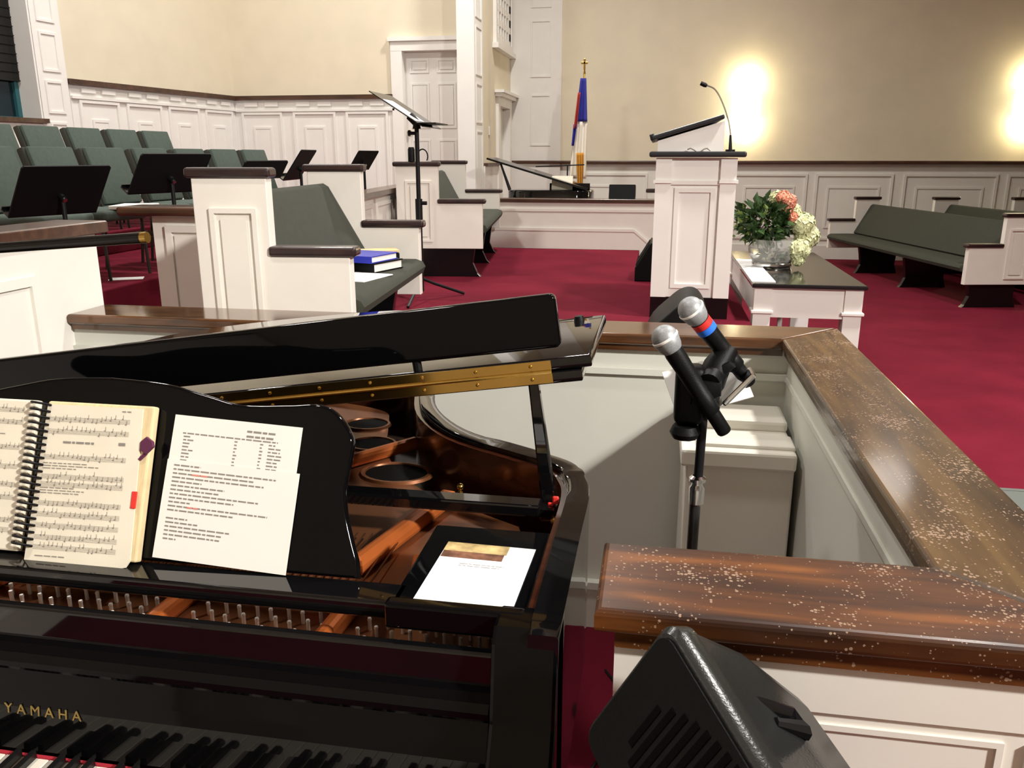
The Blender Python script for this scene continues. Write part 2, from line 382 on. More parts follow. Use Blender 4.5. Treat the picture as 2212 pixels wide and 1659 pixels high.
# --- back wall of the choir with its door
YB = 11.7; O2 = (0, YB); U2 = (1, 0, 0); N2 = (0, -1, 0)
b = MB(); b.box(-6.4, -3.56, YB, YB+0.15, 0, 7); b.box(-3.56, -2.75, YB, YB+0.15, 2.965, 7); b.box(-2.75, -2.46, YB, YB+0.15, 0, 7)
b.box(-3.56, -2.75, YB, YB+0.15, 0, 0.94)
struct('wall_back', b, M['cream'])
b = MB(); wainscot(b, O2, U2, N2, [(-5.97, -5.35), (-5.19, -4.55), (-4.40, -3.78)], 2.35, 0.5, 2.18, 1.98, 1)
struct('trim_4', b, M['white'])
b = MB(); b.box(-6.1, -3.70, YB-0.075, YB, 2.345, 2.40); struct('trim_5', b, M['rail'])
b = MB(); b.box(-3.71, -3.552, YB-0.05, YB+0.145, 0.94, 2.957); b.box(-3.71, -2.665, YB-0.052, YB+0.147, 2.957, 3.08); b.box(-3.74, -2.665, YB-0.08, YB-0.001, 3.08, 3.13)
b.box(-2.758, -2.665, YB-0.05, YB+0.145, 0.94, 2.957)
d1 = struct('door_1', b, M['white'])
b = MB(); b.box(-3.556, -2.752, YB+0.09, YB+0.13, 0.95, 2.96)
for c in (-3.345, -2.965):
    for za, zb in ((2.68, 2.86), (1.95, 2.55), (1.15, 1.80)):
        b.frame((0, YB+0.09), U2, N2, c-0.135, c+0.135, za, zb, 0.025, 0.010)
        b.wall((0, YB+0.09), U2, N2, c-0.095, c+0.095, za+0.045, zb-0.045, 0, 0.012)
b.build('door_leaf', M['white'], d1)
b = MB(); b.ball((-3.50, YB+0.05, 1.90), 0.03); b.build('door_knob', M['brass'], d1, True)
# --- corner pilaster, side wall of the far recess
b = MB(); b.box(-2.66, -2.43, 11.15, 11.7, 0, 7)
for za, zb in ((0.9, 1.9), (2.0, 2.5), (2.6, 3.2), (3.3, 4.5)):
    b.frame((-2.43, 0), (0, 1, 0), (1, 0, 0), 11.24, 11.6, za, zb, 0.02, 0.010)
struct('trim_6', b, M['white'])
b = MB()
b.box(-2.58, -2.432, 11.69, 12.76, 0, 7); b.box(-2.58, -2.432, 13.6, 14.05, 0, 7); b.box(-2.58, -2.432, 12.76, 13.6, 2.30, 7)
struct('wall_side', b, M['cream'])
O3 = (-2.43, 0); U3 = (0, 1, 0); N3 = (1, 0, 0)
b = MB(); b.wall(O3, U3, N3, 12.62, 12.768, 0, 2.292, -0.152, 0.04); b.wall(O3, U3, N3, 13.592, 13.74, 0, 2.292, -0.152, 0.04)
b.wall(O3, U3, N3, 12.618, 13.742, 2.292, 2.42, -0.153, 0.042); b.wall(O3, U3, N3, 12.55, 13.81, 2.42, 2.47, 0, 0.10); b.wall(O3, U3, N3, 12.52, 13.84, 2.47, 2.51, 0, 0.14)
d2 = struct('door_2', b, M['white'])
b = MB(); b.wall(O3, U3, N3, 12.764, 13.596, 0.0, 2.296, -0.12, -0.08); b.build('door_leaf', M['whitewall'], d2)
b = MB(); b.wall(O3, U3, N3, 12.80, 12.86, 2.02, 2.12, -0.08, -0.065); b.build('door_hinge', M['brass'], d2)
b = MB(); b.wall(O3, U3, N3, 11.7, 12.62, 1.44, 1.48, 0, 0.06); struct('trim_7', b, M['rail'])
b = MB(); b.wall(O3, U3, N3, 11.7, 12.62, 0, 1.44, 0, 0.02); struct('trim_8', b, M['white'])
b = MB(); b.box(-2.43, -2.418, 12.05, 12.12, 1.86, 1.98, 0.004); tag(b.build('light_switch', M['white']), 'small white light switch plate on the cream side wall left of the far doorway', 'light switch')
g = thing('wall_grille', 'white lattice grille in a moulded frame high on the side wall above the far doorway', 'grille', (-2.43, 13.1, 3.12))
b = MB(); b.frame(O3, U3, N3, 12.42, 13.8, 3.12, 5.2, 0.10, 0.05); b.wall(O3, U3, N3, 12.36, 13.86, 3.06, 3.13, 0, 0.09); b.build('frame', M['white'], g)
b = MB(); b.wall(O3, U3, N3, 12.5, 13.72, 3.2, 5.12, 0.0, 0.01); b.build('backing', mat('grille_cloth', (0.45, 0.43, 0.38), 0.9), g)
b = MB()
for k in range(7): b.wall(O3, U3, N3, 12.5+0.2*k, 12.56+0.2*k, 3.2, 5.12, 0.01, 0.03)
for k in range(10): b.wall(O3, U3, N3, 12.5, 13.72, 3.2+0.2*k, 3.29+0.2*k, 0.012, 0.026)
b.build('lattice', M['white'], g)
# --- far wall
YF = 13.9; O4 = (0, YF)
b = MB(); b.box(-2.6, 16, YF, YF+0.15, 0, 7); struct('wall_far', b, M['cream'])
b = MB(); b.box(-2.43, -1.61, YF-0.06, YF, 0, 7)
for za, zb in ((1.735, 2.52), (2.78, 3.62), (3.80, 5.2)):
    b.frame((0, YF-0.06), U2, N2, -2.10, -1.78, za, zb, 0.025, 0.012)
struct('trim_9', b, M['white'])
pan = [(-1.45, -0.2), (-0.08, 1.0), (1.13, 2.26), (2.38, 3.52), (3.67, 5.0), (5.13, 6.4), (6.53, 7.8), (7.93, 9.2)]
b = MB(); b.box(-2.43, 16, YF-0.02, YF, 0, 1.46); b.box(-2.43, 16, YF-0.05, YF-0.02, 0, 0.21)
for a0, a1 in pan:
    b.frame((0, YF-0.02), U2, N2, a0, a1, 0.30, 1.31, 0.035, 0.02)
    b.frame((0, YF-0.02), U2, N2, a0+0.18, a1-0.18, 0.48, 1.12, 0.03, 0.012)
struct('trim_10', b, M['whitewall'])
b = MB(); b.box(-2.43, 16, YF-0.11, YF, 1.455, 1.505, 0.012); struct('trim_11', b, M['rail'])
# --- walls behind and beside the viewer (unseen in the photo, they close the room)
b = MB(); b.box(-7.6, 16, -1.75, -1.6, 0, 7); struct('wall_near', b, M['cream'])
b = MB(); b.box(16, 16.15, -1.6, 14, 0, 7); struct('wall_right', b, M['cream'])
# --- the near pit: half walls
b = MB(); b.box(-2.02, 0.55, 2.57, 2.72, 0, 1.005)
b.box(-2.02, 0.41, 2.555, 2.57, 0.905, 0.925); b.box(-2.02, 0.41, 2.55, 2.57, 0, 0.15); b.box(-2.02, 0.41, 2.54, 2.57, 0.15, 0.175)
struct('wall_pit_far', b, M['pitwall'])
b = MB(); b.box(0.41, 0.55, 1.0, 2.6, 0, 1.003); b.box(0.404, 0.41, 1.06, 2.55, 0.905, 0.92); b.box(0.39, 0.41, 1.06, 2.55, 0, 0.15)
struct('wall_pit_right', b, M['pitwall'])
b = MB(); b.box(-0.03, 0.553, 0.93, 1.06, 0, 1.0045)
b.box(-0.03, 0.55, 0.925, 0.93, 0.912, 1.005); b.frame((0, 0.93), U2, N2, 0.46, 0.56, 0.2, 0.895, 0.012, 0.006); b.frame((0, 0.93), U2, N2, 0.02, 0.435, 0.2, 0.895, 0.008, 0.004)
struct('wall_pit_near', b, M['pew_white'])
b = MB(); b.box(-2.15, -2.02, -1.6, 2.75, 0, 1.30)
b.frame((-2.02, 0), (0, 1, 0), (1, 0, 0), 1.2, 2.42, 0.25, 1.19, 0.03, 0.012); b.box(-2.02, -2.0, -1.6, 2.57, 0, 0.15)
struct('wall_pit_left', b, M['pew_white'])
def ledge(pts, z0, z1, m, label, apron=None, group=None):
    b = MB(); b.prism(pts, z0, z1, 'xy', 0.008, 3)
    if apron: b.box(*apron)
    return tag(b.build('wooden_ledge', m), label, 'ledge', group)
ledge([(-0.055, .90), (.583, .90), (.384, 1.09), (-0.055, 1.09)], 1.008, 1.04, M['ledge_x'], 'worn brown varnished wooden ledge nearest the camera, behind the black speaker', (-0.03, .56, 0.915, 0.93, 0.982, 1.008))
ledge([(.583, .90), (.583, 2.75), (.384, 2.54), (.384, 1.09)], 1.008, 1.04, M['ledge_y'], 'long worn wooden ledge running away along the right side of the piano pit', (0.396, 0.41, 1.06, 2.56, 0.985, 1.008))
ledge([(-2.015, 2.54), (.384, 2.54), (.583, 2.75), (-2.015, 2.75)], 1.005, 1.04, M['ledge_far'], 'brown wooden ledge across the far side of the piano pit, behind the piano lid', (-2.01, 0.39, 2.553, 2.57, 0.985, 1.005))
ledge([(-2.19, -1.55), (-1.985, -1.55), (-1.985, 2.78), (-2.19, 2.78)], 1.30, 1.345, M['rail'], 'brown wood cap on the tall white half wall at the left edge')
# --- the far pit
b = MB(); b.box(-2.15, 0.55, 9.72, 9.84, 0, 1.06); b.box(-2.15, 0.55, 9.705, 9.72, 0.955, 0.985)
b.box(-2.15, -0.27, 9.70, 9.72, 0.53, 0.735); b.box(-2.15, -0.27, 9.69, 9.72, 0.735, 0.765)
b.prism([(-0.27, 0.765), (0.30, 0.30), (0.30, 0.265), (-0.27, 0.735)], 9.69, 9.72, 'xz'); b.prism([(-0.27, 0.735), (0.30, 0.265), (0.30, 0.0), (-0.27, 0.0)], 9.70, 9.72, 'xz')
struct('wall_far_pit', b, M['pew_white'])
b = MB(); b.box(0.43, 0.55, 9.84, 11.5, 0, 1.06); struct('wall_far_pit_right', b, M['pew_white'])
ledge([(-2.15, 9.68), (.58, 9.68), (.58, 9.88), (-2.15, 9.88)], 1.06, 1.10, M['rail'], 'dark wooden ledge of the far pit in front of the distant piano')
# --- choir partition behind the pews
def prt(y): return -2.25 - 0.115*(y - 6.45)
b = MB()
P0 = V((prt(4.2), 4.2, 0)); P1 = V((prt(10.0), 10.0, 0)); UP = (P1-P0).normalized(); NP = V((UP.y, -UP.x, 0)); LP = (P1-P0).length
b.wall(P0, UP, NP, 0, LP, Z, 1.26, -0.10, -0.02)
for k in range(7): b.frame(P0, UP, NP, 0.1+0.8*k, 0.75+0.8*k, 0.65, 1.2, 0.03, 0.012, -0.02)
b.box(-2.70, prt(4.2)-0.01, 4.16, 4.26, Z, 1.26)
b.frame((0, 4.16), U2, N2, -2.62, -2.16, 0.60, 1.21, 0.035, 0.02)
b.box(-2.57, -2.21, 4.145, 4.16, 0.65, 1.16)
struct('wall_partition', b, M['pew_white'])
b = MB(); b.wall(P0, UP, NP, -0.06, LP, 1.26, 1.30, -0.16, 0.03)
tag(b.build('wooden_ledge', M['rail']), 'long brown wooden cap on the choir partition, running behind both green pews', 'ledge')
b = MB(); b.box(-2.86, prt(4.2)-0.16, 4.08, 4.32, 1.262, 1.312, 0.018, 3)
tag(b.build('wooden_ledge', M['rail']), 'short dark wooden cap above the white panel left of the nearest pew end', 'ledge')
# ================================================================ PEWS
def pew(name_label, near, far, face, zf, wb, wa, legs, group, bk=0.955, arm=0.64, frames=True, cat='pew'):
    """near/far: outer back corner of each end at floor level; face: +1 seat looks to +x, -1 to -x"""
    near = V((near[0], near[1], zf)); far = V((far[0], far[1], zf))
    u = (far - near).normalized(); L = (far - near).length
    n = V((u.y, -u.x, 0)) * face
    Mx = Matrix(((n.x, u.x, 0, near.x), (n.y, u.y, 0, near.y), (0, 0, 1, near.z), (0, 0, 0, 1)))
    t = thing('church_pew', name_label, cat, (near + far) / 2, group)
    w = wb + wa; T = 0.065
    for k, y0 in enumerate((0, L - T)):
        b = MB(Mx)
        b.prism([(0, .25), (0, bk), (wb, bk), (wb, arm), (w, arm), (w, .25)], y0, y0 + T, 'xz', 0.004)
        if frames:
            yo = y0 - 0.012 if k == 0 else y0 + T
            def fr(x0, x1, z0, z1, q):
                b.box(x0, x1, yo, yo+.012, z0, z0+q); b.box(x0, x1, yo, yo+.012, z1-q, z1)
                b.box(x0, x0+q, yo, yo+.012, z0+q, z1-q); b.box(x1-q, x1, yo, yo+.012, z0+q, z1-q)
            fr(wb*0.22, wb*0.85, 0.31, bk-0.12, 0.02)
            b.box(wb*0.22+.045, wb*0.85-.045, yo+.002, yo+.010, 0.355, bk-0.165)
        e = b.build('end_panel', M['pew_white'], t)
        b = MB(Mx); b.box(-0.025, wb+0.02, y0-0.015, y0+T+0.015, bk, bk+0.042, 0.014, 3); b.build('back_cap', M['dark_cap'], e)
        b = MB(Mx); b.box(wb-0.01, w+0.03, y0-0.015, y0+T+0.015, arm, arm+0.042, 0.014, 3); b.build('arm_cap', M['dark_cap'], e)
    for y in legs:
        b = MB(Mx)
        pts = [(0.10, 0), (w-0.02, 0), (w-0.05, 0.03), (w-0.09, 0.12), (w-0.07, 0.26), (w-0.05, 0.36), (0.12, 0.36), (0.14, 0.12)]
        b.prism(pts, y, y+0.06, 'xz', 0.004); b.build('base_support', M['black_satin'], t)
    b = MB(Mx)
    sw = [(0.22, .375), (0.22, .455), (w*0.6, .462), (w-0.02, .462), (w+.02, .448), (w+.036, .42), (w+.022, .385), (w-.02, .372)]
    b.prism(sw, T+0.003, L-T-0.003, 'xz', 0.008, 2); b.build('seat_cushion', M['pew_green'], t, True)
    b = MB(Mx)
    s0 = wb*0.16
    bp = [(s0, .885), (s0+.045, .89), (s0+.075, .872), (0.345, .48), (0.30, .43), (0.25, .44)]
    b.prism(bp, T+0.003, L-T-0.003, 'xz', 0.006, 2); b.build('back_cushion', M['pew_green'], t, True)
    b = MB(Mx); b.prism([(s0-.02, .86), (s0, .875), (0.25, .43), (0.22, .43)], T+0.003, L-T-0.003, 'xz'); b.build('back_board', M['black_satin'], t)
    return t, Mx
p1, MP1 = pew('green cushioned white pew in the middle, with a blue binder on its seat', (-1.885, 3.2), (-2.015, 4.72), 1, Z, .315, .33, (0.35, 1.05), 'choir pews')
p2, MP2 = pew('green cushioned white pew beyond the tall music stand, a small black box on its seat', (-2.27, 7.15), (-2.545, 9.45), 1, Z, .37, .385, (0.02, 1.0, 1.9), 'choir pews')
g = 'congregation pews on the right'
def rp(dx, dy): return (3.93 + dx, 9.62 + dy), (3.20 + dx, 13.33 + dy)
for k, lab in enumerate(('green cushioned pew nearest the flower table, its whole length in view', 'second green pew on the right, mostly hidden behind the first one', 'third green pew at the right edge of the picture, only its far end in view')):
    a, c = rp(1.12*k, 0.12*k)
    pew(lab, a, c, -1, 0.0, .345, .36, (0.03, 1.45, 2.75), g)
# ================================================================ CHOIR CHAIRS
def make_chair():
    t = thing('choir_chair', 'x', 'chair', (0, 0, 0), None)
    b = MB(); b.box(-0.22, 0.25, -0.225, 0.225, 0.395, 0.47, 0.028, 3); b.build('seat', M['chair_green'], t, True)
    Mb = Matrix.Translation((-0.20, 0, 0.47)) @ Matrix.Rotation(math.radians(-18), 4, 'Y')
    b = MB(Mb); b.box(-0.005, 0.034, -0.205, 0.205, 0.0, 0.43, 0.016, 2); b.build('backrest', M['chair_green'], t, True)
    b = MB(Mb); b.box(-0.060, -0.003, -0.215, 0.215, -0.02, 0.437, 0.014, 2); b.build('back_shell', M['chair_side'], t, True)
    for sy in (-0.205, 0.205):
        b = MB(); b.tube([(0.20, sy, 0.40), (0.22, sy, 0.0)], 0.011, 8); b.build('leg', M['chair_metal'], t)
        b = MB(); b.tube([(-0.22, sy, 0.48), (-0.20, sy, 0.40), (-0.24, sy, 0.0)], 0.011, 8); b.build('leg', M['chair_metal'], t)
    b = MB()
    for k in range(5): b.tube([(-0.18, -0.2+0.1*k, 0.25), (0.17, -0.2+0.1*k, 0.25)], 0.004, 5)
    b.tube([(-0.18, -0.225, 0.25), (-0.18, 0.225, 0.25)], 0.005, 5); b.tube([(0.17, -0.225, 0.25), (0.17, 0.225, 0.25)], 0.005, 5)
    b.build('book_rack', M['chair_metal'], t)
    return t
ch0 = make_chair(); first = True
ords = ['first', 'second', 'third', 'fourth', 'fifth', 'sixth', 'seventh', 'eighth']
def put_chair(x, y, z, rz, lab, grp):
    global first
    if first: o = place(ch0, (x, y, z), rz); o['label'] = lab; first = False
    else: o = dup(ch0, (x, y, z), rz, lab)
    o['group'] = grp
    return o
fx = lambda y: -3.86 + 0.068*(y-5.3)
for k in range(7):
    y = 4.77 + 0.53*k
    put_chair(fx(y), y, 0.75, math.radians(-4), 'front row green choir chair, %s from the left edge' % ords[k], 'front row of choir chairs')
for k in range(5):
    y = 6.10 + 0.535*k
    put_chair(-4.97 + 0.04*(y-6.7), y, 0.94, math.radians(-4), 'back row green choir chair against the white panelling, %s from the left edge' % ords[k], 'back row of choir chairs')
# ================================================================ MUSIC STANDS
def stand(lab, x, y, zf, ztop, zbot, rz, w=0.5, lip=True, lean=35):
    """black orchestra stand; the desk leans towards local +x, its width runs along local y"""
    t = thing('music_stand', lab, 'music stand', (0, 0, 0), 'black music stands in front of the choir chairs')
    h = (ztop - zbot) / math.cos(math.radians(lean)); zc = (ztop+zbot)/2 - zf
    b = MB(); b.tube([(0, 0, 0.10), (0, 0, zc-0.02)], 0.012, 10); b.tube([(0, 0, 0.10), (0, 0, 0.6*zc)], 0.016, 10); b.build('pole', M['black_metal'], t, True)
    for k in range(3):
        a = PI/6 + k*2*PI/3
        b = MB(); b.tube([(0, 0, 0.20), (0.12*math.cos(a), 0.12*math.sin(a), 0.08), (0.27*math.cos(a), 0.27*math.sin(a), 0.012)], 0.010, 8); b.build('leg', M['black_metal'], t, True)
    Md = Matrix.Translation((0, 0, zc)) @ Matrix.Rotation(math.radians(lean), 4, 'Y')
    b = MB(Md); b.prism([(-w/2, -h/2), (w/2, -h/2), (w/2, h/2-0.012), (w/2-0.012, h/2), (-w/2+0.012, h/2), (-w/2, h/2-0.012)], -0.004, 0.004, 'yz')
    b.build('desk', M['stand_black'], t)
    b = MB(Md); b.box(-0.06, 0.004, -w/2, w/2, -h/2-0.004, -h/2+0.004); b.box(-0.064, -0.058, -w/2, w/2, -h/2-0.004, -h/2+0.02); b.build('lip', M['black_satin'], t)
    b = MB(Md); b.cyl((0.004, 0, -0.03), (0.04, 0, -0.03), 0.016, n=12); b.build('swivel', M['black_metal'], t)
    b = MB(Md); b.cyl((0.04, 0, -0.03), (0.048, 0, -0.03), 0.012, n=12); b.build('pivot_screw', M['chrome'], t)
    return place(t, (x, y, zf), rz)
stand('black music stand nearest the left edge, in front of the choir chairs', -3.10, 4.0, Z, 1.523, 1.272, math.radians(-18))
stand('black music stand, second from the left, just behind the white panel', -2.83, 4.6, Z, 1.585, 1.365, math.radians(-18))
stand('low black music stand behind the nearest pew end, third from the left', -2.587, 5.3, Z, 1.543, 1.431, math.radians(-14), 0.42)
stand('black music stand seen edge on above the nearest pew back, fourth from the left', -2.90, 6.6, Z, 1.62, 1.388, math.radians(8), 0.46)
stand('black music stand farthest back, in front of the white wainscot by the door', -2.855, 8.0, Z, 1.622, 1.446, math.radians(-8), 0.42)
# tall conductor stand
t = thing('music_stand', 'tall black music stand holding a white sheet, standing between the two pews', 'music stand', (-1.735, 6.0, Z))
X0, Y0 = -1.735, 6.0
b = MB(); b.tube([(X0, Y0, Z+0.06), (X0, Y0, Z+0.72)], 0.021, 12); b.tube([(X0, Y0, Z+0.7), (X0, Y0, 1.80)], 0.016, 12); b.build('pole', M['black_metal'], t, True)
b = MB(); b.cyl((X0, Y0, 1.12), (X0, Y0, 1.27), 0.026, n=12); b.cyl((X0+.02, Y0, 1.24), (X0+.06, Y0, 1.24), 0.014, n=10); b.build('height_clamp', M['black_metal'], t)
b = MB(); b.cyl((X0-.045, Y0-.01, 1.73), (X0, Y0, 1.73), 0.012, n=10); b.cyl((X0-.06, Y0-.01, 1.73), (X0-.045, Y0-.01, 1.73), 0.022, n=6); b.build('knob', M['black_metal'], t)
for dx, dy in ((0.02, -0.42), (0.27, 0.25), (-0.30, 0.2)):
    b = MB(); b.tube([(X0, Y0, Z+0.16), (X0+dx*.3, Y0+dy*.3, Z+0.11), (X0+dx, Y0+dy, Z+0.012)], 0.011, 8); b.build('leg', M['black_metal'], t, True)
vd = V((-0.30, 0.02, 0.185)).normalized()
Md = basis((X0, Y0, 1.82), vd, V((0, 1, 0)))
b = MB(Md); b.box(-0.10, 0.36, -0.14, 0.36, -0.006, 0.0); b.build('desk', M['black_satin'], t)
b = MB(); b.box(X0+.03, X0+.18, Y0-.14, Y0+.2, 1.79, 1.798); b.build('shelf', M['black_metal'], t)
b = MB(); b.tube([(X0-.05, Y0, 1.85), (X0, Y0, 1.80), (X0, Y0, 1.76)], 0.03, 10); b.build('tilt_head', M['black_metal'], t)
b = MB(Md); b.box(-0.03, 0.25, -0.12, 0.10, -0.009-.0, -0.0062)
tag(b.build('sheet_music', M['paper_bright']), 'white sheet lying on the tall black music stand', 'paper')
# ================================================================ small things around the choir
def book(name, lab, cat, c, sx, sy, h, rz, cover, pages=None, group=None):
    t = thing(name, lab, cat, c, group); R = Matrix.Translation(c) @ Matrix.Rotation(rz, 4, 'Z')
    b = MB(R); b.box(-sx/2, sx/2, -sy/2, sy/2, 0, h*.12); b.box(-sx/2, sx/2, -sy/2, sy/2, h*.88, h); b.box(-sx/2, -sx/2+.004, -sy/2, sy/2, h*.12, h*.88)
    b.build('cover', cover, t)
    b = MB(R); b.box(-sx/2+.006, sx/2-.006, -sy/2+.006, sy/2-.006, h*.12, h*.88); b.build('pages', pages or M['paper'], t)
    return t
zs = Z + 0.463
def pp(x, y, z=0.463): return tuple(MP1 @ V((x, y, z)))
book('ring_binder', 'black ring binder lying on the nearest pew seat beneath the blue binder', 'binder', pp(0.44, 0.98), .26, .32, .05, -0.3+PI/2, M['black_plastic'])
book('ring_binder', 'bright blue binder stacked on a black binder on the nearest pew seat', 'binder', pp(0.43, 0.96, 0.514), .25, .30, .035, -0.25+PI/2, M['blue_book'])
b = MB(Matrix.Translation(pp(0.46, 1.28)) @ Matrix.Rotation(0.4, 4, 'Z')); b.box(-.10, .10, -.06, .06, 0, 0.06, .01); b.build
tag(b.build('cloth_pouch', M['black_plastic']), 'small dark pouch on the nearest pew seat, right of the binders', 'pouch')
b = MB(Matrix.Translation(pp(0.45, 1.25, 0.524)) @ Matrix.Rotation(0.5, 4, 'Z')); b.box(-.11, .11, -.07, .07, 0, 0.012); tag(b.build('manila_folder', M['tan']), 'tan folder lying on the dark pouch beside the blue binder', 'folder')
b = MB(Matrix.Translation(pp(0.50, 0.66)) @ Matrix.Rotation(-0.2, 4, 'Z')); b.box(-.11, .11, -.14, .14, 0, 0.004); tag(b.build('loose_sheet', M['paper_bright']), 'white sheets on the nearest pew seat in front of the binders', 'paper')
q = tuple(MP2 @ V((0.60, 0.9, 0.463))); b = MB(Matrix.Translation(q)); b.box(-.05, .05, -.12, .12, 0, 0.10, .008); tag(b.build('black_box', M['black_plastic']), 'small black box on the seat of the pew beyond the tall music stand', 'box')
b = MB(Matrix.Translation((-2.13, 7.18, Z+.997))); b.lathe([(0, 0), (.03, 0), (.03, .1), (.022, .12), (0, .12)], n=14); tag(b.build('black_cup', M['black_plastic'], None, True), 'small black cup standing on the far pew end cap, behind the tall stand', 'cup')
b = MB(); b.tube([(-2.03+.045*math.cos(a), 7.18, Z+1.04+.06*math.sin(a)) for a in [k*PI/10 for k in range(-2, 13)]], 0.006, 6); tag(b.build('headset', M['black_plastic'], None, True), 'thin black headband standing on the far pew end cap beside the cup', 'headset')
b = MB(); b.box(prt(6.0)-.13, prt(6.0)-.02, 5.75, 6.05, 1.30, 1.335, .006); tag(b.build('black_case', M['black_plastic']), 'flat black case lying on the long partition cap', 'case')
b = MB(); b.tube([(prt(5.3)-.06+.05*math.cos(a)*(1-.02*k), 5.3+.09*math.sin(a)*(1-.02*k), 1.306+.002*k) for k, a in enumerate([j*PI/6 for j in range(28)])], .006, 6); tag(b.build('coiled_cable', M['tan'], None, True), 'small coiled cable on the partition cap just beyond the nearest pew', 'cable')
b = MB(Matrix.Translation((-3.60, 5.36, 1.222)) @ Matrix.Rotation(0.3, 4, 'Z')); b.box(-.12, .12, -.17, .17, 0, .025, .004); tag(b.build('hymnal', M['paper']), 'white book lying on a front row choir chair seat behind the left music stand', 'book')
b = MB(Matrix.Translation((-4.25, 6.20, 0.0))); 
b = MB(Matrix.Translation((-3.62, 5.20, 0.7505)) @ Matrix.Rotation(0.5, 4, 'Z')); b.box(-.11, .11, -.06, .06, 0, .003); tag(b.build('loose_sheet', M['paper_bright']), 'white paper lying on the dark red riser below the choir chairs', 'paper')
# ================================================================ PULPIT
t = thing('pulpit', 'white panelled pulpit with a dark slab top and slanted reading desk', 'pulpit', (0.23, 6.0, Z))
px0, px1, py0, py1 = -0.03, 0.475, 5.55, 6.55
b = MB(); b.box(px0+.02, px1-.02, py0+.02, py1-.02, Z+.14, 1.56)
for y, s in ((py0, -1), (py1, 1)):
    ya, yb_ = (py0, py0+.03) if s < 0 else (py1-.03, py1)
    b.box(px0, px0+.10, ya, yb_, Z+.14, 1.56); b.box(px1-.10, px1, ya, yb_, Z+.14, 1.56)
b.box(px0+.003, px0+.03, py0+.02, py1-.02, Z+.142, 1.558); b.box(px1-.03, px1-.003, py0+.02, py1-.02, Z+.142, 1.558)
b.box(px0-.012, px0+.105, py0-.012, py0+.05, 1.405, 1.425); b.box(px1-.105, px1+.012, py0-.012, py0+.05, 1.405, 1.425); b.box(px0+.1, px1-.1, py0+.005, py0+.05, 1.395, 1.42)
b.frame((0, py0+.02), U2, N2, px0+.125, px1-.125, Z+.20, 1.375, 0.028, 0.012)
b.build('body', M['white'], t)
b = MB(); b.box(px0+.0, px0+.11, py0+.01, py1-.01, Z, Z+.14); b.box(px1-.16, px1+.0, py0+.01, py1-.01, Z, Z+.14); b.box(px0+.11, px1-.16, py0+.06, py1-.06, Z, Z+.14); b.build('plinth', M['black_satin'], t)
b = MB(); b.box(px0-.045, px1+.05, py0-.04, py1+.04, 1.565, 1.60, .012, 3); b.build('slab_top', M['slate'], t)
b = MB(); b.prism([(px0+.005, 1.60), (px1-.09, 1.60), (px1-.09, 1.785), (px0+.005, 1.665)], py0+.02, py1-.02, 'xz'); b.build('desk_box', M['white'], t)
sl = math.atan2(.12, .41)
b = MB(Matrix.Translation((px0-.03, 0, 1.668)) @ Matrix.Rotation(-sl, 4, 'Y')); b.box(0, .46, py0-.01, py1+.01, 0, .028, .008); b.box(-.01, .02, py0, py1, .0, .04, .006); b.build('reading_desk', M['slate'], t)
t = thing('gooseneck_microphone', 'slim gooseneck microphone rising from the pulpit top', 'microphone', (0.43, 5.62, 1.60))
b = MB(); b.cyl((.43, 5.62, 1.60), (.43, 5.62, 1.612), .03, n=16); b.tube([(.43, 5.62, 1.61), (.425, 5.62, 1.70)], [.012, .007], 10); b.build('base', M['black_metal'], t, True)
gp = smoothpts([(.425, 5.62, 1.70), (.405, 5.62, 1.79), (.36, 5.62, 1.90), (.31, 5.62, 1.975), (.25, 5.62, 2.0)], 6)
b = MB(); b.tube(gp, .0048, 7); b.build('neck', M['chrome'], t, True)
b = MB(); b.tube([(.262, 5.62, 1.995), (.25, 5.62, 2.0), (.222, 5.62, 2.012)], [.010, .014, .013], 10); b.build('capsule', M['black_plastic'], t, True)
b = MB(); b.tube([(.30, 5.548, 1.605)] + [(.30-.02*k, 5.53, 1.607+.012*math.sin(k*1.3)) for k in range(8)], .004, 6); tag(b.build('thin_cable', M['chrome'], None, True), 'thin silver cable lying on the pulpit slab below the reading desk', 'cable')
# monitor on the platform behind the pulpit
def wedge(lab, loc, rz, w=.5, d=.36, h=.40):
    t = thing('floor_monitor', lab, 'speaker', (0, 0, 0))
    b = MB(); b.prism([(-d/2, 0), (d/2, 0), (d/2, h*.35), (d*.15, h), (-d*.2, h)], -w/2, w/2, 'xz', .01); b.build('cabinet', M['black_plastic'], t)
    a = V((d/2, 0, h*.35)); c = V((d*.15, 0, h)); v = (c-a).normalized()
    b = MB(basis(a, V((0, 1, 0)), v)); b.box(-w/2+.03, w/2-.03, .02, (c-a).length-.02, 0.0, .006); b.build('grille', M['grille'], t)
    return place(t, loc, rz)
wedge('black floor monitor on the red carpet, half hidden behind the pulpit', (.0, 7.45, Z), PI, h=.33)
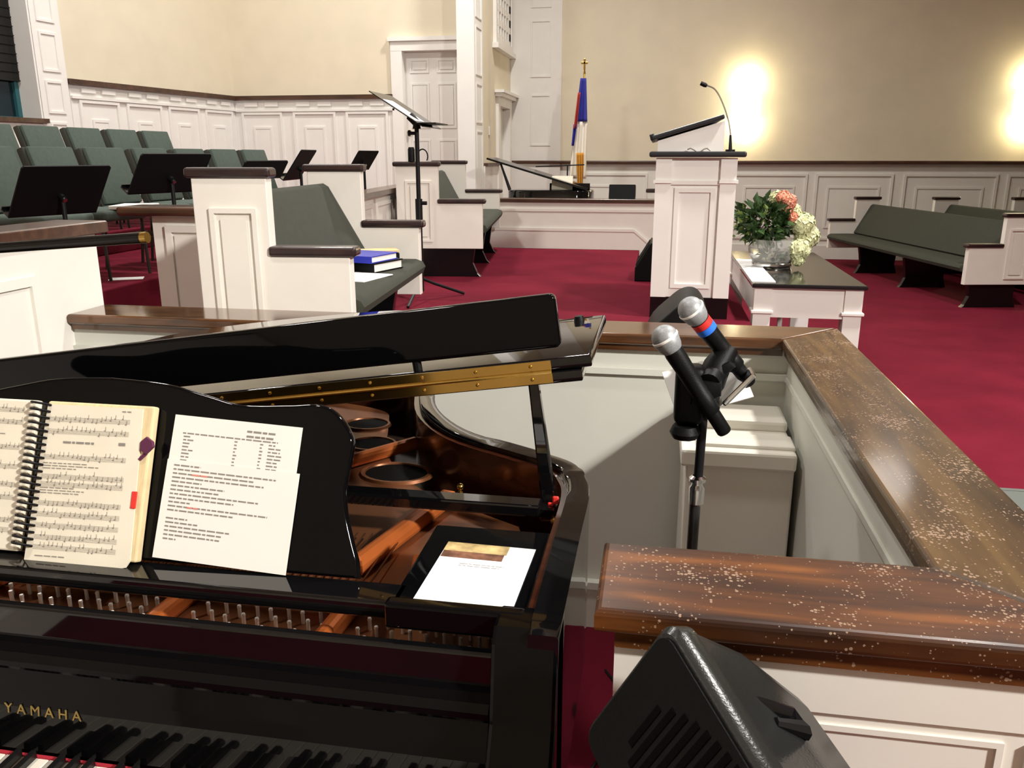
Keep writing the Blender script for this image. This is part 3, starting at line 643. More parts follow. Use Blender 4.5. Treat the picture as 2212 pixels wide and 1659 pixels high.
# ================================================================ COMMUNION TABLE
t = thing('communion_table', 'white table with a glossy black top under the flower bowl', 'table', (.96, 6.5, 0))
tx0, tx1, ty0, ty1 = .615, 1.325, 5.50, 7.45
b = MB(); b.box(tx0, tx1, ty0, ty1, .752, .78, .008, 2); b.build('table_top', M['granite'], t)
b = MB(); b.box(tx0+.03, tx1-.03, ty0+.03, ty0+.06, .56, .752); b.box(tx0+.03, tx1-.03, ty1-.06, ty1-.03, .56, .752); b.box(tx0+.03, tx0+.06, ty0+.03, ty1-.03, .56, .752); b.box(tx1-.06, tx1-.03, ty0+.03, ty1-.03, .56, .752)
b.build('apron', M['white'], t)
for lx in (tx0+.02, tx1-.13):
    for ly in (ty0+.02, ty1-.13):
        b = MB(); b.box(lx, lx+.11, ly, ly+.11, 0, .752); b.box(lx-.014, lx+.124, ly-.014, ly+.124, .585, .605, .004); b.box(lx-.01, lx+.12, ly-.01, ly+.12, 0, .07); b.build('leg', M['white'], t)
b = MB()
for k in range(4): b.box(tx0+.20+.1*k, tx0+.235+.1*k, ty1-.40, ty1-.36, .08, .56)
b.box(tx0+.1, tx1-.1, ty1-.42, ty1-.34, .05, .10); b.build('inner_slats', M['whitewall'], t)
b = MB(Matrix.Translation((.655, 6.15, .781)) @ Matrix.Rotation(.08, 4, 'Z')); b.box(-.035, .075, -.55, .55, 0, .004); b.box(-.10, -.03, -.2, .4, -.0, .003)
b = MB(Matrix.Translation((.70, 6.2, .7805))); b.box(-.08, .07, -.62, .6, 0, .005); tag(b.build('white_cloth_runner', M['paper_bright']), 'white paper runner on the left edge of the black table top', 'paper')
# flower bowl
bc = V((.845, 6.42, .7855))
t = thing('glass_bowl', 'round cut glass bowl holding the flowers on the black table', 'bowl', bc)
b = MB(); b.lathe([(0, 0), (.12, 0), (.135, .012), (.14, .03), (.165, .07), (.178, .12), (.175, .17), (.168, .20), (.162, .20), (.168, .165), (.170, .12), (.157, .075), (.13, .04), (0, .035)], bc, 40); b.build('bowl', M['glass'], t, True)
b = MB(); b.lathe([(.137, 0.0), (.146, .01), (.146, .025), (.137, .03)], bc, 40); b.build('foot_ring', M['chrome'], t, True)
t = thing('flower_arrangement', 'bouquet of dark greenery, peach roses and cream hydrangeas in the glass bowl', 'flowers', bc + V((0, 0, .04)))
def leafset(n, c, r, sc, zlo=0.0, size=.05):
    b = MB()
    for i in range(n):
        d = V((random.gauss(0, 1), random.gauss(0, 1), random.gauss(0, .8))).normalized()
        p = c + V((d.x*r.x, d.y*r.y, d.z*r.z)) * random.uniform(.45, 1.0)
        if p.z < zlo: p.z = zlo + random.uniform(0, .03)
        u = (d + V((random.uniform(-.7, .7), random.uniform(-.7, .7), random.uniform(-.5, .8)))).normalized()
        w = u.orthogonal().normalized(); w = Matrix.Rotation(random.uniform(0, 6.28), 3, u) @ w
        s = size*random.uniform(.6, 1.3); nn = u.cross(w)*s*.12
        pts = [p, p+u*s*.35+w*s*.30+nn, p+u*s+nn*.5, p+u*s*.35-w*s*.30+nn]
        vs = [b.bm.verts.new(q) for q in pts]; b.bm.faces.new(vs[:3]); b.bm.faces.new([vs[0], vs[2], vs[3]])
    return b
leafset(470, bc+V((-.07, -.02, .33)), V((.18, .17, .17)), 1, bc.z+.20, .075).build('foliage', M['leaf'], t)
leafset(110, bc+V((-.13, -.05, .30)), V((.17, .14, .18)), 1, bc.z+.19, .055).build('light_foliage', M['leaf2'], t)
leafset(60, bc+V((0, 0, .09)), V((.10, .10, .06)), 1, bc.z+.045, .06).build('stems', M['leaf'], t)
def bloom(c, r, m, name, n=120, ps=.03):
    b = MB()
    for i in range(n):
        z = 1-2*(i+.5)/n; a = i*2.39996; rr = math.sqrt(1-z*z); d = V((rr*math.cos(a), rr*math.sin(a), z))
        p = c + d*r*random.uniform(.88, 1.04); w = d.orthogonal().normalized(); w = Matrix.Rotation(random.uniform(0, 6), 3, d) @ w; q = d.cross(w)
        vs = [b.bm.verts.new(x) for x in (p-w*ps, p-q*ps+d*ps*.3, p+w*ps, p+q*ps+d*ps*.3)]; b.bm.faces.new(vs[:3]); b.bm.faces.new([vs[0], vs[2], vs[3]])
    b.ball(c, r*.86, 12)
    return b.build(name, m, t)
bloom(bc+V((.19, -.06, .31)), .078, M['hyd'], 'hydrangea'); bloom(bc+V((.225, -.03, .22)), .085, M['hyd'], 'hydrangea'); bloom(bc+V((.17, -.10, .135)), .072, M['hyd'], 'hydrangea')
bloom(bc+V((.17, -.12, .06)), .04, M['hyd'], 'hydrangea', 60, .022); bloom(bc+V((-.0, -.02, .49)), .05, M['hyd'], 'hydrangea', 70, .024); bloom(bc+V((.12, -.02, .40)), .05, M['hyd'], 'hydrangea', 70, .024)
for dx, dz, r in ((.035, .50, .042), (.075, .475, .045), (.06, .43, .04), (.115, .36, .028), (.085, .455, .03)):
    bloom(bc+V((dx, -.08, dz)), r, M['peach'], 'rose', 60, .026)
# ================================================================ SCONCES
def sconce(lab, x, y, n):
    t = thing('wall_sconce', lab, 'wall lamp', (x, y, 2.02), 'wall sconces on the far wall')
    b = MB(); a0 = PI if n < 0 else 0
    b.lathe([(.15, 2.10), (.165, 2.25), (.165, 2.45), (.15, 2.58)], (x, y, 0), 20, a0, a0+PI); b.build('shade', M['glow'], t, True)
    b = MB(); b.box(x-.06, x+.06, *((y-.02, y) if n < 0 else (y, y+.02)), 2.12, 2.5); b.build('back_plate', M['brass'], t)
    for z, dz in ((2.66, .12), (2.02, -.12)):
        l = bpy.data.lights.new('sconce_bulb', 'POINT'); l.energy = 13; l.color = (1, .86, .52); l.shadow_soft_size = .06
        o = bpy.data.objects.new('sconce_bulb', l); COL.objects.link(o); o.location = (x, y + .13*n, z)
sconce('glowing wall sconce on the far wall directly behind the pulpit', 1.26, YF, -1)
sconce('glowing wall sconce cut off by the right edge of the picture', 5.27, YF, -1)
# ================================================================ FLAG
fx0, fy0 = -1.18, 12.75
t = thing('flag', 'furled white flag with a blue corner, red cross and gold fringe on a gold pole', 'flag', (fx0, fy0, 0))
b = MB(); b.cyl((fx0, fy0, 0), (fx0, fy0, .06), .14, .10, 20); b.build('base', M['brass'], t, True)
b = MB(); b.cyl((fx0+.03, fy0, .05), (fx0+.03, fy0, 2.72), .015, n=10); b.build('pole', M['brass'], t, True)
b = MB(); b.cyl((fx0+.03, fy0, 2.72), (fx0+.03, fy0, 2.80), .02, .008, 10); b.box(fx0+.015, fx0+.045, fy0-.01, fy0+.01, 2.78, 2.93, .004); b.box(fx0-.02, fx0+.08, fy0-.01, fy0+.01, 2.855, 2.885, .004); b.build('finial_cross', M['brass'], t)
def drape(z0, z1, x0f, x1f, m, name, amp=.05, folds=3.0, ph=0.0, yo=0.0):
    b = MB(); n = 26; rows = 14; grid = []
    for j in range(rows+1):
        v = j/rows; z = z1 + (z0-z1)*v
        grid.append([b.bm.verts.new((x0f(v) + (x1f(v)-x0f(v))*i/n, fy0 + yo - .02 - amp*(.4+.6*v)*(1+math.sin(2*PI*folds*i/n+ph)), z)) for i in range(n+1)])
    for j in range(rows):
        for i in range(n): b.bm.faces.new([grid[j][i], grid[j][i+1], grid[j+1][i+1], grid[j+1][i]])
    o = b.build(name, m, t, True); md = o.modifiers.new('s', 'SOLIDIFY'); md.thickness = .004
    return o
drape(2.06, 2.66, lambda v: fx0-.02-.06*v, lambda v: fx0+.06+.03*v, M['flag_blue'], 'blue_canton', .03, 1.5)
drape(1.25, 2.06, lambda v: fx0-.09-.07*v, lambda v: fx0+.09+.0*v, M['flag_white'], 'white_field', .04, 2.5)
drape(1.96, 2.46, lambda v: fx0-.045-.05*v, lambda v: fx0-.01-.04*v, M['flag_red'], 'red_cross', .03, 1, 1, -.07)
drape(1.72, 2.02, lambda v: fx0-.10-.02*v, lambda v: fx0-.05-.035*v, M['flag_blue'], 'blue_corner', .03, 1, 1, -.08)
drape(1.12, 1.62, lambda v: fx0-.05+.03*v, lambda v: fx0+.06-.01*v, M['fringe'], 'gold_fringe', .03, 3, 1, -.09)
# ================================================================ FAR PIT: piano, mic boom, speaker
t = thing('grand_piano', 'distant black grand piano with a raised lid in the far pit', 'piano', (-1.35, 10.6, 0))
out = smoothpts([(-.86, 10.30), (-.86, 10.9), (-1.3, 11.0), (-1.78, 10.95), (-1.84, 10.6), (-1.80, 10.32), (-1.3, 10.22)], 5, True)
b = MB(); b.prism([(p[0], p[1]) for p in out], .72, 1.17, 'xy', .02); b.build('case', M['black'], t, True)
for lx, ly in ((-.98, 10.4), (-1.7, 10.4), (-1.3, 10.85)):
    b = MB(); b.cyl((lx, ly, 0), (lx, ly, .72), .05, .06, 12); b.build('leg', M['black'], t)
b = MB(); b.prism([(-.88, 1.172), (-.86, 1.192), (-2.10, 1.555), (-2.11, 1.535)], 10.3, 10.95, 'xz'); b.build('lid', M['black_satin'], t)
b = MB(); b.tube([(-1.82, 10.33, 1.17), (-1.94, 10.36, 1.485)], [.02, .012], 8); b.build('lid_prop', M['black_metal'], t)
b = MB(Matrix.Translation((-1.1, 10.5, 1.172)) @ Matrix.Rotation(math.radians(-15), 4, 'X')); b.box(-.25, .25, 0, .02, 0, .08); b.build('music_desk', M['black_satin'], t)
b = MB(Matrix.Translation((-1.19, 10.46, 1.174)) @ Matrix.Rotation(math.radians(-15), 4, 'X')); b.box(-.13, .13, 0, .01, 0, .17); tag(b.build('open_book', M['cream_paper']), 'open music book on the distant black piano', 'book')
t = thing('microphone_stand', 'thin boom microphone stand beside the distant piano', 'microphone stand', (-1.20, 11.15, 0))
b = MB(); b.tube([(-1.20, 11.15, .05), (-1.20, 11.15, 1.46)], .009, 8); b.tube([(-1.62, 11.15, 1.44), (-.98, 11.15, 1.465)], .008, 8); b.build('boom', M['black_metal'], t)
b = MB(); b.cyl((-1.2, 11.15, 0), (-1.2, 11.15, .05), .14, .12, 20); b.build('base', M['black_metal'], t)
wedge('small black speaker resting on the dark ledge of the far pit', (-.42, 9.80, 1.10), PI/2, .30, .16, .16)
b = MB(); b.box(-.16, .0, 10.2, 10.3, 1.155, 1.20, .01)
t = thing('wooden_post', 'short white post with a dark wood cap behind the pulpit, above the far ledge', 'post', (-.08, 10.25, 0)); b.build('cap', M['dark_cap'], t)
b = MB(); b.box(-.14, -.02, 10.21, 10.29, 0, 1.155); b.build('shaft', M['pew_white'], t)
b = MB(); b.box(1.62, 2.6, 3.3, 4.08, 0.0, .012); b.box(1.60, 2.62, 4.08, 4.11, 0, .014); tag(b.build('floor_mat', M['grey_floor']), 'grey floor mat on the red carpet at the right edge of the picture', 'mat')
# ================================================================ GRAND PIANO
PX0, PX1 = -1.585, -0.10                      # outer sides of the case
pn = thing('grand_piano', 'glossy black grand piano in the foreground with its lid propped open', 'piano', (-0.84, 1.55, 0))
half = smoothpts([(-.10, .92), (-.10, 1.2), (-.10, 1.40), (-.118, 1.49), (-.155, 1.555), (-.26, 1.62), (-.40, 1.71), (-.505, 1.86), (-.565, 2.05), (-.62, 2.20), (-.74, 2.29), (-.95, 2.35), (-1.2, 2.385), (-1.45, 2.36), (-1.56, 2.25), (-1.585, 2.08), (-1.585, 1.6), (-1.585, .92)], 5)
def inset(pts, d):
    r = []; n = len(pts)
    for i, p in enumerate(pts):
        a = V(pts[max(i-1, 0)]).to_2d(); c = V(pts[min(i+1, n-1)]).to_2d(); t = (c-a).normalized()
        r.append((p[0] - t.y*d, p[1] + t.x*d))
    return r
half = [(p[0], p[1]) for p in half]
in1 = inset(half, .040); in2 = inset(half, .052); in3 = inset(half, .16)
in1[0] = (in1[0][0], .92); in1[-1] = (in1[-1][0], .92); in2[0] = (in2[0][0], .96); in2[-1] = (in2[-1][0], .96)
def strip(outer, inner, z0, z1, bev=.006):
    b = MB(); n = len(outer)
    A = [[b.bm.verts.new((p[0], p[1], z)) for p in ring] for ring, z in ((outer, z0), (outer, z1), (inner, z1), (inner, z0))]
    for i in range(n-1):
        for k in range(4):
            r, q = A[k], A[(k+1) % 4]
            b.bm.faces.new([r[i], r[i+1], q[i+1], q[i]])
    b.bm.faces.new([A[k][0] for k in range(4)]); b.bm.faces.new([A[k][-1] for k in range(4)][::-1])
    if bev:
        b.bm.edges.ensure_lookup_table()
        es = [e for e in b.bm.edges if abs(e.verts[0].co.z-z1) < 1e-6 and abs(e.verts[1].co.z-z1) < 1e-6 and len(e.link_faces) == 2]
        es = [e for e in es if any(abs(f.normal.z) < .5 for f in e.link_faces)] if False else [e for e in es if (e.verts[0] in set(A[1]) and e.verts[1] in set(A[1])) or (e.verts[0] in set(A[2]) and e.verts[1] in set(A[2]))]
        bmesh.ops.bevel(b.bm, geom=es, offset=bev, segments=3, affect='EDGES', profile=.5)
    return b
rim = strip(half, in1, .66, .985).build('case_rim', M['black'], pn, True)
strip(in1, in2, .80, .972, 0).build('inner_rim', M['mahogany'], rim, True)
b = MB(); b.prism([(p[0], p[1]) for p in in2], .79, .80, 'xy'); b.build('soundboard', M['soundboard'], pn)
# front arms: from the rim they drop to the key bed
for name, x0, x1 in (('front_arm', -.10-.088, -.10), ('front_arm', PX0, PX0+.088)):
    b = MB(); b.prism([(.985, .66), (.985, .984), (.935, .984), (.92, .965), (.90, .86), (.86, .79), (.70, .775), (.685, .76), (.685, .66)], x0, x1, 'yz', .006); b.build(name, M['black_face'], pn)
b = MB(); b.box(PX0, PX1, .685, 1.05, .60, .665, .005); b.build('key_bed', M['black'], pn)
b = MB(); b.box(PX0+.088, PX1-.088, .700, .722, .665, .712, .004); b.build('key_slip', M['black'], pn)
KX0, KX1 = -1.447, -.222
for x0, x1 in ((PX0+.088, KX0-.004), (KX1+.004, PX1-.088)):
    b = MB(); b.box(x0, x1, .722, .885, .665, .755, .004); b.build('key_block', M['black'], pn)
# keyboard
kb = MB(); kb.box(KX0, KX1, .735, .885, .665, .69); kb = kb.build('keyboard', M['black_satin'], pn)
kw = (KX1-KX0)/52
b = MB(); b.box(-kw/2+.0006, kw/2-.0006, -.075, .075, .69, .7265, .0012, 1); wk = b.build('white_key', M['ivory'], kb)
off = V(OFFS['grand_piano.001'] if 'grand_piano.001' in OFFS else OFFS[pn.name])
# keys were built in local space round the piano origin: shift them into place
for v in wk.data.vertices: v.co += off
kz = V((0, 0, -off.z))
def putkey(src, i, x, y):
    o = src if i == 0 else src.copy()
    if i: COL.objects.link(o); o.parent = kb
    o.location = (x-off.x, y-off.y, -off.z)
for i in range(52): putkey(wk, i, KX0+kw*(i+.5), .81)
b = MB(); b.prism([(-.05, .727), (.05, .727), (.05, .739), (-.042, .739), (-.05, .733)], -.0048, .0048, 'yz', .0012, 1); bk = b.build('black_key', M['ebony'], kb)
for v in bk.data.vertices: v.co += off
n = 0
for i in range(51):
    if (51-i) % 7 in (0, 3): pass
    # white key i: names A B C D E F G from the left
    if 'ABCDEFG'[i % 7] in 'ACDFG':
        putkey(bk, n, KX0+kw*(i+1), .835); n += 1
b = MB(); b.box(KX0-.02, KX1+.02, .884, .8895, .715, .7285); b.build('red_felt_strip', M['felt_red'], pn)
# fallboard
b = MB(); fb = smoothpts([(.891, .733), (.898, .80), (.912, .852)], 3) 
prof = [(p[0], p[1]) for p in fb] + [(.909, .858), (.910, .866), (.918, .876), (.930, .884), (.948, .890), (.948, .75), (.91, .72)]
b.prism(prof, PX0+.090, PX1-.090, 'yz'); fbo = b.build('fallboard', M['black_face'], pn)
def text_mesh(s, size, ext, Mx, name, m, parent, spacing=1.0):
    cu = bpy.data.curves.new(name, 'FONT'); cu.body = s; cu.size = size; cu.extrude = ext; cu.align_x = 'CENTER'; cu.space_character = spacing
    o = bpy.data.objects.new(name + '_tmp', cu); COL.objects.link(o)
    bpy.context.view_layer.update()
    me = bpy.data.meshes.new_from_object(o.evaluated_get(bpy.context.evaluated_depsgraph_get()))
    bpy.data.objects.remove(o); bpy.data.curves.remove(cu)
    me.transform(Matrix.Translation(-V(OFFS.get(parent.name, (0, 0, 0)))) @ Mx); me.materials.clear(); me.materials.append(m)
    q = bpy.data.objects.new(name, me); COL.objects.link(q); q.parent = parent
    return q
text_mesh('YAMAHA', .0215, .0006, basis((-.843, .8955, .790), (1, 0, 0), V((0, .12, 1))), 'gold_lettering', M['gold'], fbo, 1.66)
# stretcher strip, pin field, plate
b = MB(); b.box(PX0+.04, PX1-.04, .940, .958, .86, .936, .005, 3); b.build('stretcher', M['black'], pn)
plate = MB(); pl = [(p[0], p[1]) for p in inset(half, .125)]
pl = [p for p in pl if p[1] > 1.16]
plate.prism([(PX1-.055, .958)] + [(PX1-.055, 1.16)] + pl + [(PX0+.055, 1.16), (PX0+.055, .958)], .862, .874, 'xy')
plate = plate.build('iron_plate', M['plate'], pn)
def ring(cx, cy, r, sx=1.0):
    b = MB(); b.lathe([(r*1.22, .874), (r*1.15, .880), (r*1.03, .880), (r, .876)], (0, 0, 0), 22)
    for v in b.bm.verts: v.co = V((cx+v.co.x*sx, cy+v.co.y, v.co.z))
    b.build('hole_rim', M['plate'], plate, True)
    b = MB(); b.lathe([(0, .8765), (r, .8765)], (0, 0, 0), 22)
    for v in b.bm.verts: v.co = V((cx+v.co.x*sx, cy+v.co.y, v.co.z))
    b.build('hole_shade_disc', M['grille'], plate)  # flat dark disc on the solid plate, paints the shade inside a hole
ring(-.745, 2.02, .045, 1.2); ring(-.68, 1.87, .045, 1.2); ring(-.56, 1.69, .055, 1.3)
def strut(p, q, w, h, m='plate_orange', name='plate_strut'):
    p = V(p); q = V(q); u = (q-p); L = u.length; u.normalize(); n_ = V((-u.y, u.x, 0))
    Mx = Matrix(((u.x, n_.x, 0, p.x), (u.y, n_.y, 0, p.y), (0, 0, 1, p.z), (0, 0, 0, 1)))
    b = MB(Mx); b.prism([(0, -w/2), (L, -w/2), (L, w/2), (0, w/2)], 0, h, 'xy', min(w, h)*.35); return b.build(name, M[m], plate)
strut((-.72, 1.66, .874), (-.56, 1.87, .874), .028, .030); strut((-.455, .975, .874), (-.445, 1.13, .874), .026, .034)
strut((-.728, .975, .874), (-.716, 1.12, .874), .024, .032); strut((-1.08, .975, .874), (-1.06, 1.12, .874), .024, .032)
strut((-.485, 1.22, .874), (-.40, 1.55, .874), .032, .034); strut((-.39, 1.24, .874), (-.345, 1.25, .874), .06, .03)
# tuning pins (100 single, the rest together) and strings
b = MB(); b.cyl((0, 0, 0), (0, 0, .018), .0030, n=8); b.cyl((0, 0, .018), (0, 0, .021), .0036, .0028, 8); pin = b.build('tuning_pin', M['steel'], plate)
spots = []
x = -.70
for sx0, sx1 in ((-.695, -.475), (-.43, -.235), (-1.045, -.745), (-1.40, -1.10)):
    xx = sx0; c = 0
    while xx < sx1:
        for r in range(4):
            spots.append((xx + r*.0085, .978 + .029*r + (.008 if c % 2 else 0), .874))
        xx += .0262; c += 1
spots.sort(key=lambda s: abs(s[0]+.62))
poff = V(OFFS[pn.name])
for v in pin.data.vertices: v.co += poff
for i, s in enumerate(spots[:100]):
    o = pin if i == 0 else pin.copy()
    if i: COL.objects.link(o); o.parent = plate
    o.location = V(s) - poff
b = MB()
for s in spots[100:]: b.cyl(s, (s[0], s[1], s[2]+.021), .0033, n=6)
o = b.build('tuning_pins', M['steel'], plate); o['kind'] = 'stuff'
b = MB()
for k in range(70):
    xs = -1.43 + k*.0143
    ye = 1.352
    b.box(xs, xs+.0022, 1.10, ye, .889, .8915)
o = b.build('strings', M['strings'], pn); o['kind'] = 'stuff'
b = MB(); fpts = smoothpts([(-1.45, 1.075), (-1.1, 1.082), (-.98, 1.07), (-.87, 1.098), (-.75, 1.118), (-.62, 1.112), (-.45, 1.12)], 6)
fpts = [(p[0], p[1]) for p in fpts]
b.prism(fpts + [(p[0], p[1]+.022) for p in reversed(fpts)], .893, .900, 'xy'); b.build('string_felt', M['felt_red'], pn)
b = MB(); b.box(-.705, -.69, 1.098, 1.108, .895, .91); b.build('felt_tuft', M['red'], pn)
# brass agraffe bolts on the inner rim edge
for i, p in enumerate(((-.40, 1.70, .90), (-.345, 1.415, .955), (-.52, 1.93, .90))):
    b = MB(); b.ball(p, .007, 10); b.ball((p[0], p[1]+.003, p[2]+.014), .007, 10); b.build('plate_bolt', M['brass'], pn, True)
b = MB(); b.box(-.42, -.37, 1.735, 1.745, .945, .953, .002); b.build('lid_lock', M['brass'], rim)
# music desk slide
ds = MB(); ds.box(-1.36, -.33, .985, 1.040, .945, .972, .005, 3); ds.box(-1.36, -.185, 1.355, 1.395, .945, .968, .004); ds.box(-1.36, -1.32, 1.03, 1.36, .945, .968)
ds.box(PX1-.06, -.185, 1.36, 1.39, .945, .96)
slide = ds.build('desk_slide', M['black'], pn)
def side(x0, x1):
    b = MB(); b.box(x0, x1, .972, 1.245, .957, .972, .004); b.box(x0, x1, .962, .985, .945, .985, .006, 3); b.build('side_shelf', M['black_face'], pn)
side(-.345, -.150); side(-1.53, -1.345)
k_ = .42; VD = V((0, k_, 1)).normalized(); DESK0 = V((0, 1.034, .972))
def dk(x, z): return (x, (z-.972)*math.sqrt(1+k_*k_))
ol = [(-.845, 1.232), (-.75, 1.227), (-.672, 1.212), (-.617, 1.202), (-.542, 1.205), (-.491, 1.208), (-.46, 1.194), (-.437, 1.165), (-.436, 1.138), (-.441, 1.095), (-.436, 1.062), (-.423, 1.025), (-.411, .995), (-.408, .975)]
ol = [(p[0], p[1]) for p in smoothpts(ol, 5)]
ol = ol + [(-1.69-p[0], p[1]) for p in reversed(ol[1:])]
MD = basis(DESK0, (1, 0, 0), VD)            # local z faces the player
b = MB(MD); b.prism([dk(*p) for p in ol], -.018, 0, 'xy', .005, 3); b.build('music_desk', M['black_face'], pn, True)
b = MB(); b.box(-.9, -.8, 1.10, 1.15, .955, .972); b.tube([(-.85, 1.30, .965), (-.85, 1.13, 1.15)], .008, 8); b.build('desk_strut', M['black'], pn)
# lid
AL = math.atan(.146)
LID = Matrix(((math.cos(AL), 0, -math.sin(AL), -1.58), (0, 1, 0, 0), (math.sin(AL), 0, math.cos(AL), .995), (0, 0, 0, 1)))
HY = 1.33
lo = [(1.485, HY), (1.485, 1.42)] + [(p[0]+1.585, p[1]) for p in half if p[1] > 1.45 and p[0] > -1.58] + [(0, 2.08), (0, HY)]
b = MB(LID); b.prism(lo, 0, .021, 'xy', .005, 3); lid = b.build('lid', M['black'], pn, True)
b = MB(LID); b.prism([(0, HY), (1.503, HY), (1.503, HY+.365), (0, HY+.36)], .023, .044, 'xy', .005, 3); flap = b.build('front_flap', M['black'], pn, True)
for s_, y_ in ((1.452, HY+.335), (.1, HY+.325)):
    b = MB(LID); b.lathe([(0, .052), (.009, .052), (.011, .044)], (s_, y_, 0), 16); b.build('rubber_bumper', M['black_plastic'], flap, True)
b = MB(LID); b.box(.20, 1.435, HY-.0016, HY, .003, .0205); b.box(.20, 1.435, HY-.0016, HY, .0245, .0415)
b.tube([(.20, HY-.003, .0225), (1.435, HY-.003, .0225)], .0032, 8); hg = b.build('brass_hinge', M['brass'], pn)
for k in range(13):
    for h in (.0115, .034):
        b = MB(LID); b.ball((.26+.095*k, HY-.0018, h), .0032, 8); b.build('hinge_screw', M['brass'], hg)
b = MB(); b.prism([(-.188, .955), (-.160, .955), (-.196, 1.185), (-.214, 1.185)], 1.395, 1.415, 'xz', .003); b.build('lid_prop', M['black'], pn)
b = MB(); b.box(-.19, -.155, 1.385, 1.425, .925, .96, .004); b.build('prop_socket', M['mahogany'], pn)
b = MB(); b.box(-.166, -.154, 1.380, 1.386, .962, .978, .003); b.box(-.174, -.164, 1.380, 1.386, .958, .965, .002); b.build('red_tag', M['red'], pn)
b = MB(); b.ball((-.157, 1.35, .945), .008, 10); b.build('brass_screw', M['brass'], pn)
for lx, ly in ((-.20, 1.05), (-1.48, 1.05), (-1.1, 2.15)):
    b = MB(); b.box(lx-.05, lx+.05, ly-.05, ly+.05, .06, .61, .01); b.cyl((lx-.02, ly, .03), (lx+.02, ly, .03), .03, n=16); b.build('leg', M['black'], pn)
b = MB(); b.box(-.95, -.73, .95, 1.05, .05, .10, .005); b.tube([(-.9, 1, .08), (-.9, 1, .62)], .015, 10); b.tube([(-.78, 1, .08), (-.78, 1, .62)], .015, 10); b.build('pedal_lyre', M['black'], pn)
for k in range(3):
    b = MB(); b.box(-.90+.05*k, -.88+.05*k, .87, .96, .055, .065, .003); b.build('pedal', M['brass'], pn)
# long black board on the folded flap
bd = thing('black_board', 'long glossy black board standing on the folded flap of the piano lid', 'board', tuple(LID @ V((.8, HY+.01, .044))))
pts = []
s0, s1, h0, h1, r = .08, 1.455, .060, .150, .010
for cx_, cz_, a in ((s1-r, h0+r, -90), (s1-r, h1-r, 0), (s0+r, h1-r, 90), (s0+r, h0+r, 180)):
    for k in range(5):
        an = math.radians(a + 22.5*k); pts.append((cx_+r*math.cos(an), cz_+r*math.sin(an)))
b = MB(LID); b.prism(pts, HY+.004, HY+.026, 'xz', .005, 3); b.build('panel', M['black_face'], bd, True)
for s_ in (.3, 1.2):
    b = MB(LID); b.cyl((s_, HY+.015, .0445), (s_, HY+.015, .062), .008, n=10); b.build('foot', M['black_plastic'], bd)
# ================================================================ music on the piano
def PM(x, z, lift=0.0): # plane on the desk with local origin at x, height z
    return MD @ Matrix.Translation((x, (z-.972)*math.sqrt(1+k_*k_), lift))
RND = random.Random(11)
def textlines(mb, x0, x1, ys, h=.0016, lift=.0002, frac=None, ragged=True):
    for i, y in enumerate(ys):
        xe = x0 + (x1-x0)*((frac[i] if frac else RND.uniform(.4, 1.0)))
        x = x0
        while x < xe:
            w = RND.uniform(.004, .014)
            mb.box(x, min(x+w, xe), y, y+h, lift, lift+.00025); x += w + .0022
def staves(mb, x0, x1, tops, notes=True):
    for ty in tops:
        for k in range(5): mb.box(x0, x1, ty-.0016*k, ty-.0016*k+.00025, .0002, .0004)
        if notes:
            x = x0 + .010
            while x < x1 - .004:
                y = ty - RND.uniform(-.001, .008)
                mb.box(x, x+.0021, y-.0009, y+.0009, .0002, .0005); mb.box(x+.0017, x+.0021, y, y+RND.choice((.006, -.006)), .0002, .0004) if False else None
                y2 = y + RND.choice((.0062, .0055)); mb.box(x+.0017, x+.0021, y, y2, .0002, .0004)
                x += RND.uniform(.0055, .0095)
sb = thing('spiral_songbook', 'open spiral bound songbook of printed music on the piano desk', 'book', tuple(MD @ V((-.93, 0, .02))))
H = .240
b = MB(MD @ Matrix.Translation((0, 0.002, 0.0015))); b.box(-.935, -.752, -.001, H-.004, 0, .016, .003); b.build('page_block', M['yellow_paper'], sb)
b = MB(MD @ Matrix.Translation((0, 0.002, 0.0178)) @ Matrix.Rotation(.012, 4, 'Z')); pr = [(-.938, 0), (-.782, -.003), (-.766, .0), (-.760, .010), (-.766, H), (-.93, H+.002)]
b.prism(pr, 0, .0022, 'xy'); rp_ = b.build('right_page', M['cream_paper'], sb)
b = MB(MD @ Matrix.Translation((0, 0.002, 0.0203)) @ Matrix.Rotation(.012, 4, 'Z'))
staves(b, -.925, -.785, (.222, .203)); staves(b, -.925, -.785, (.163, .133, .121)); staves(b, -.925, -.785, (.092, .075, .058)); staves(b, -.925, -.785, (.040, .025))
textlines(b, -.925, -.79, (.150, .146, .142, .112, .108, .104), .0011); textlines(b, -.895, -.842, (.182,), .003, frac=(1,)); textlines(b, -.80, -.789, (.182,), .0045, frac=(1,)); textlines(b, -.80, -.785, (.234,), .0015, frac=(1,)); textlines(b, -.92, -.87, (.008,), .0013, frac=(1,))
b.build('printed_music', M['ink_soft'], rp_)
b = MB(MD @ Matrix.Translation((0, 0.002, 0.0015))); b.box(-1.145, -.955, 0, H-.004, 0, .014, .003); b.build('left_page', M['cream_paper'], sb)
b = MB(MD @ Matrix.Translation((0, 0.002, 0.0157)))
staves(b, -1.13, -.975, (.222, .203, .163, .133, .105, .085, .05, .035)); textlines(b, -1.13, -.98, (.18, .15, .146, .07, .066), .0011); b.build('printed_music', M['ink_soft'], sb)
b = MB(MD @ Matrix.Translation((0, 0.004, 0.002))); b.box(-.957, -.934, -.002, H-.01, 0, .003); b.build('spine_gap', M['black_satin'], sb)
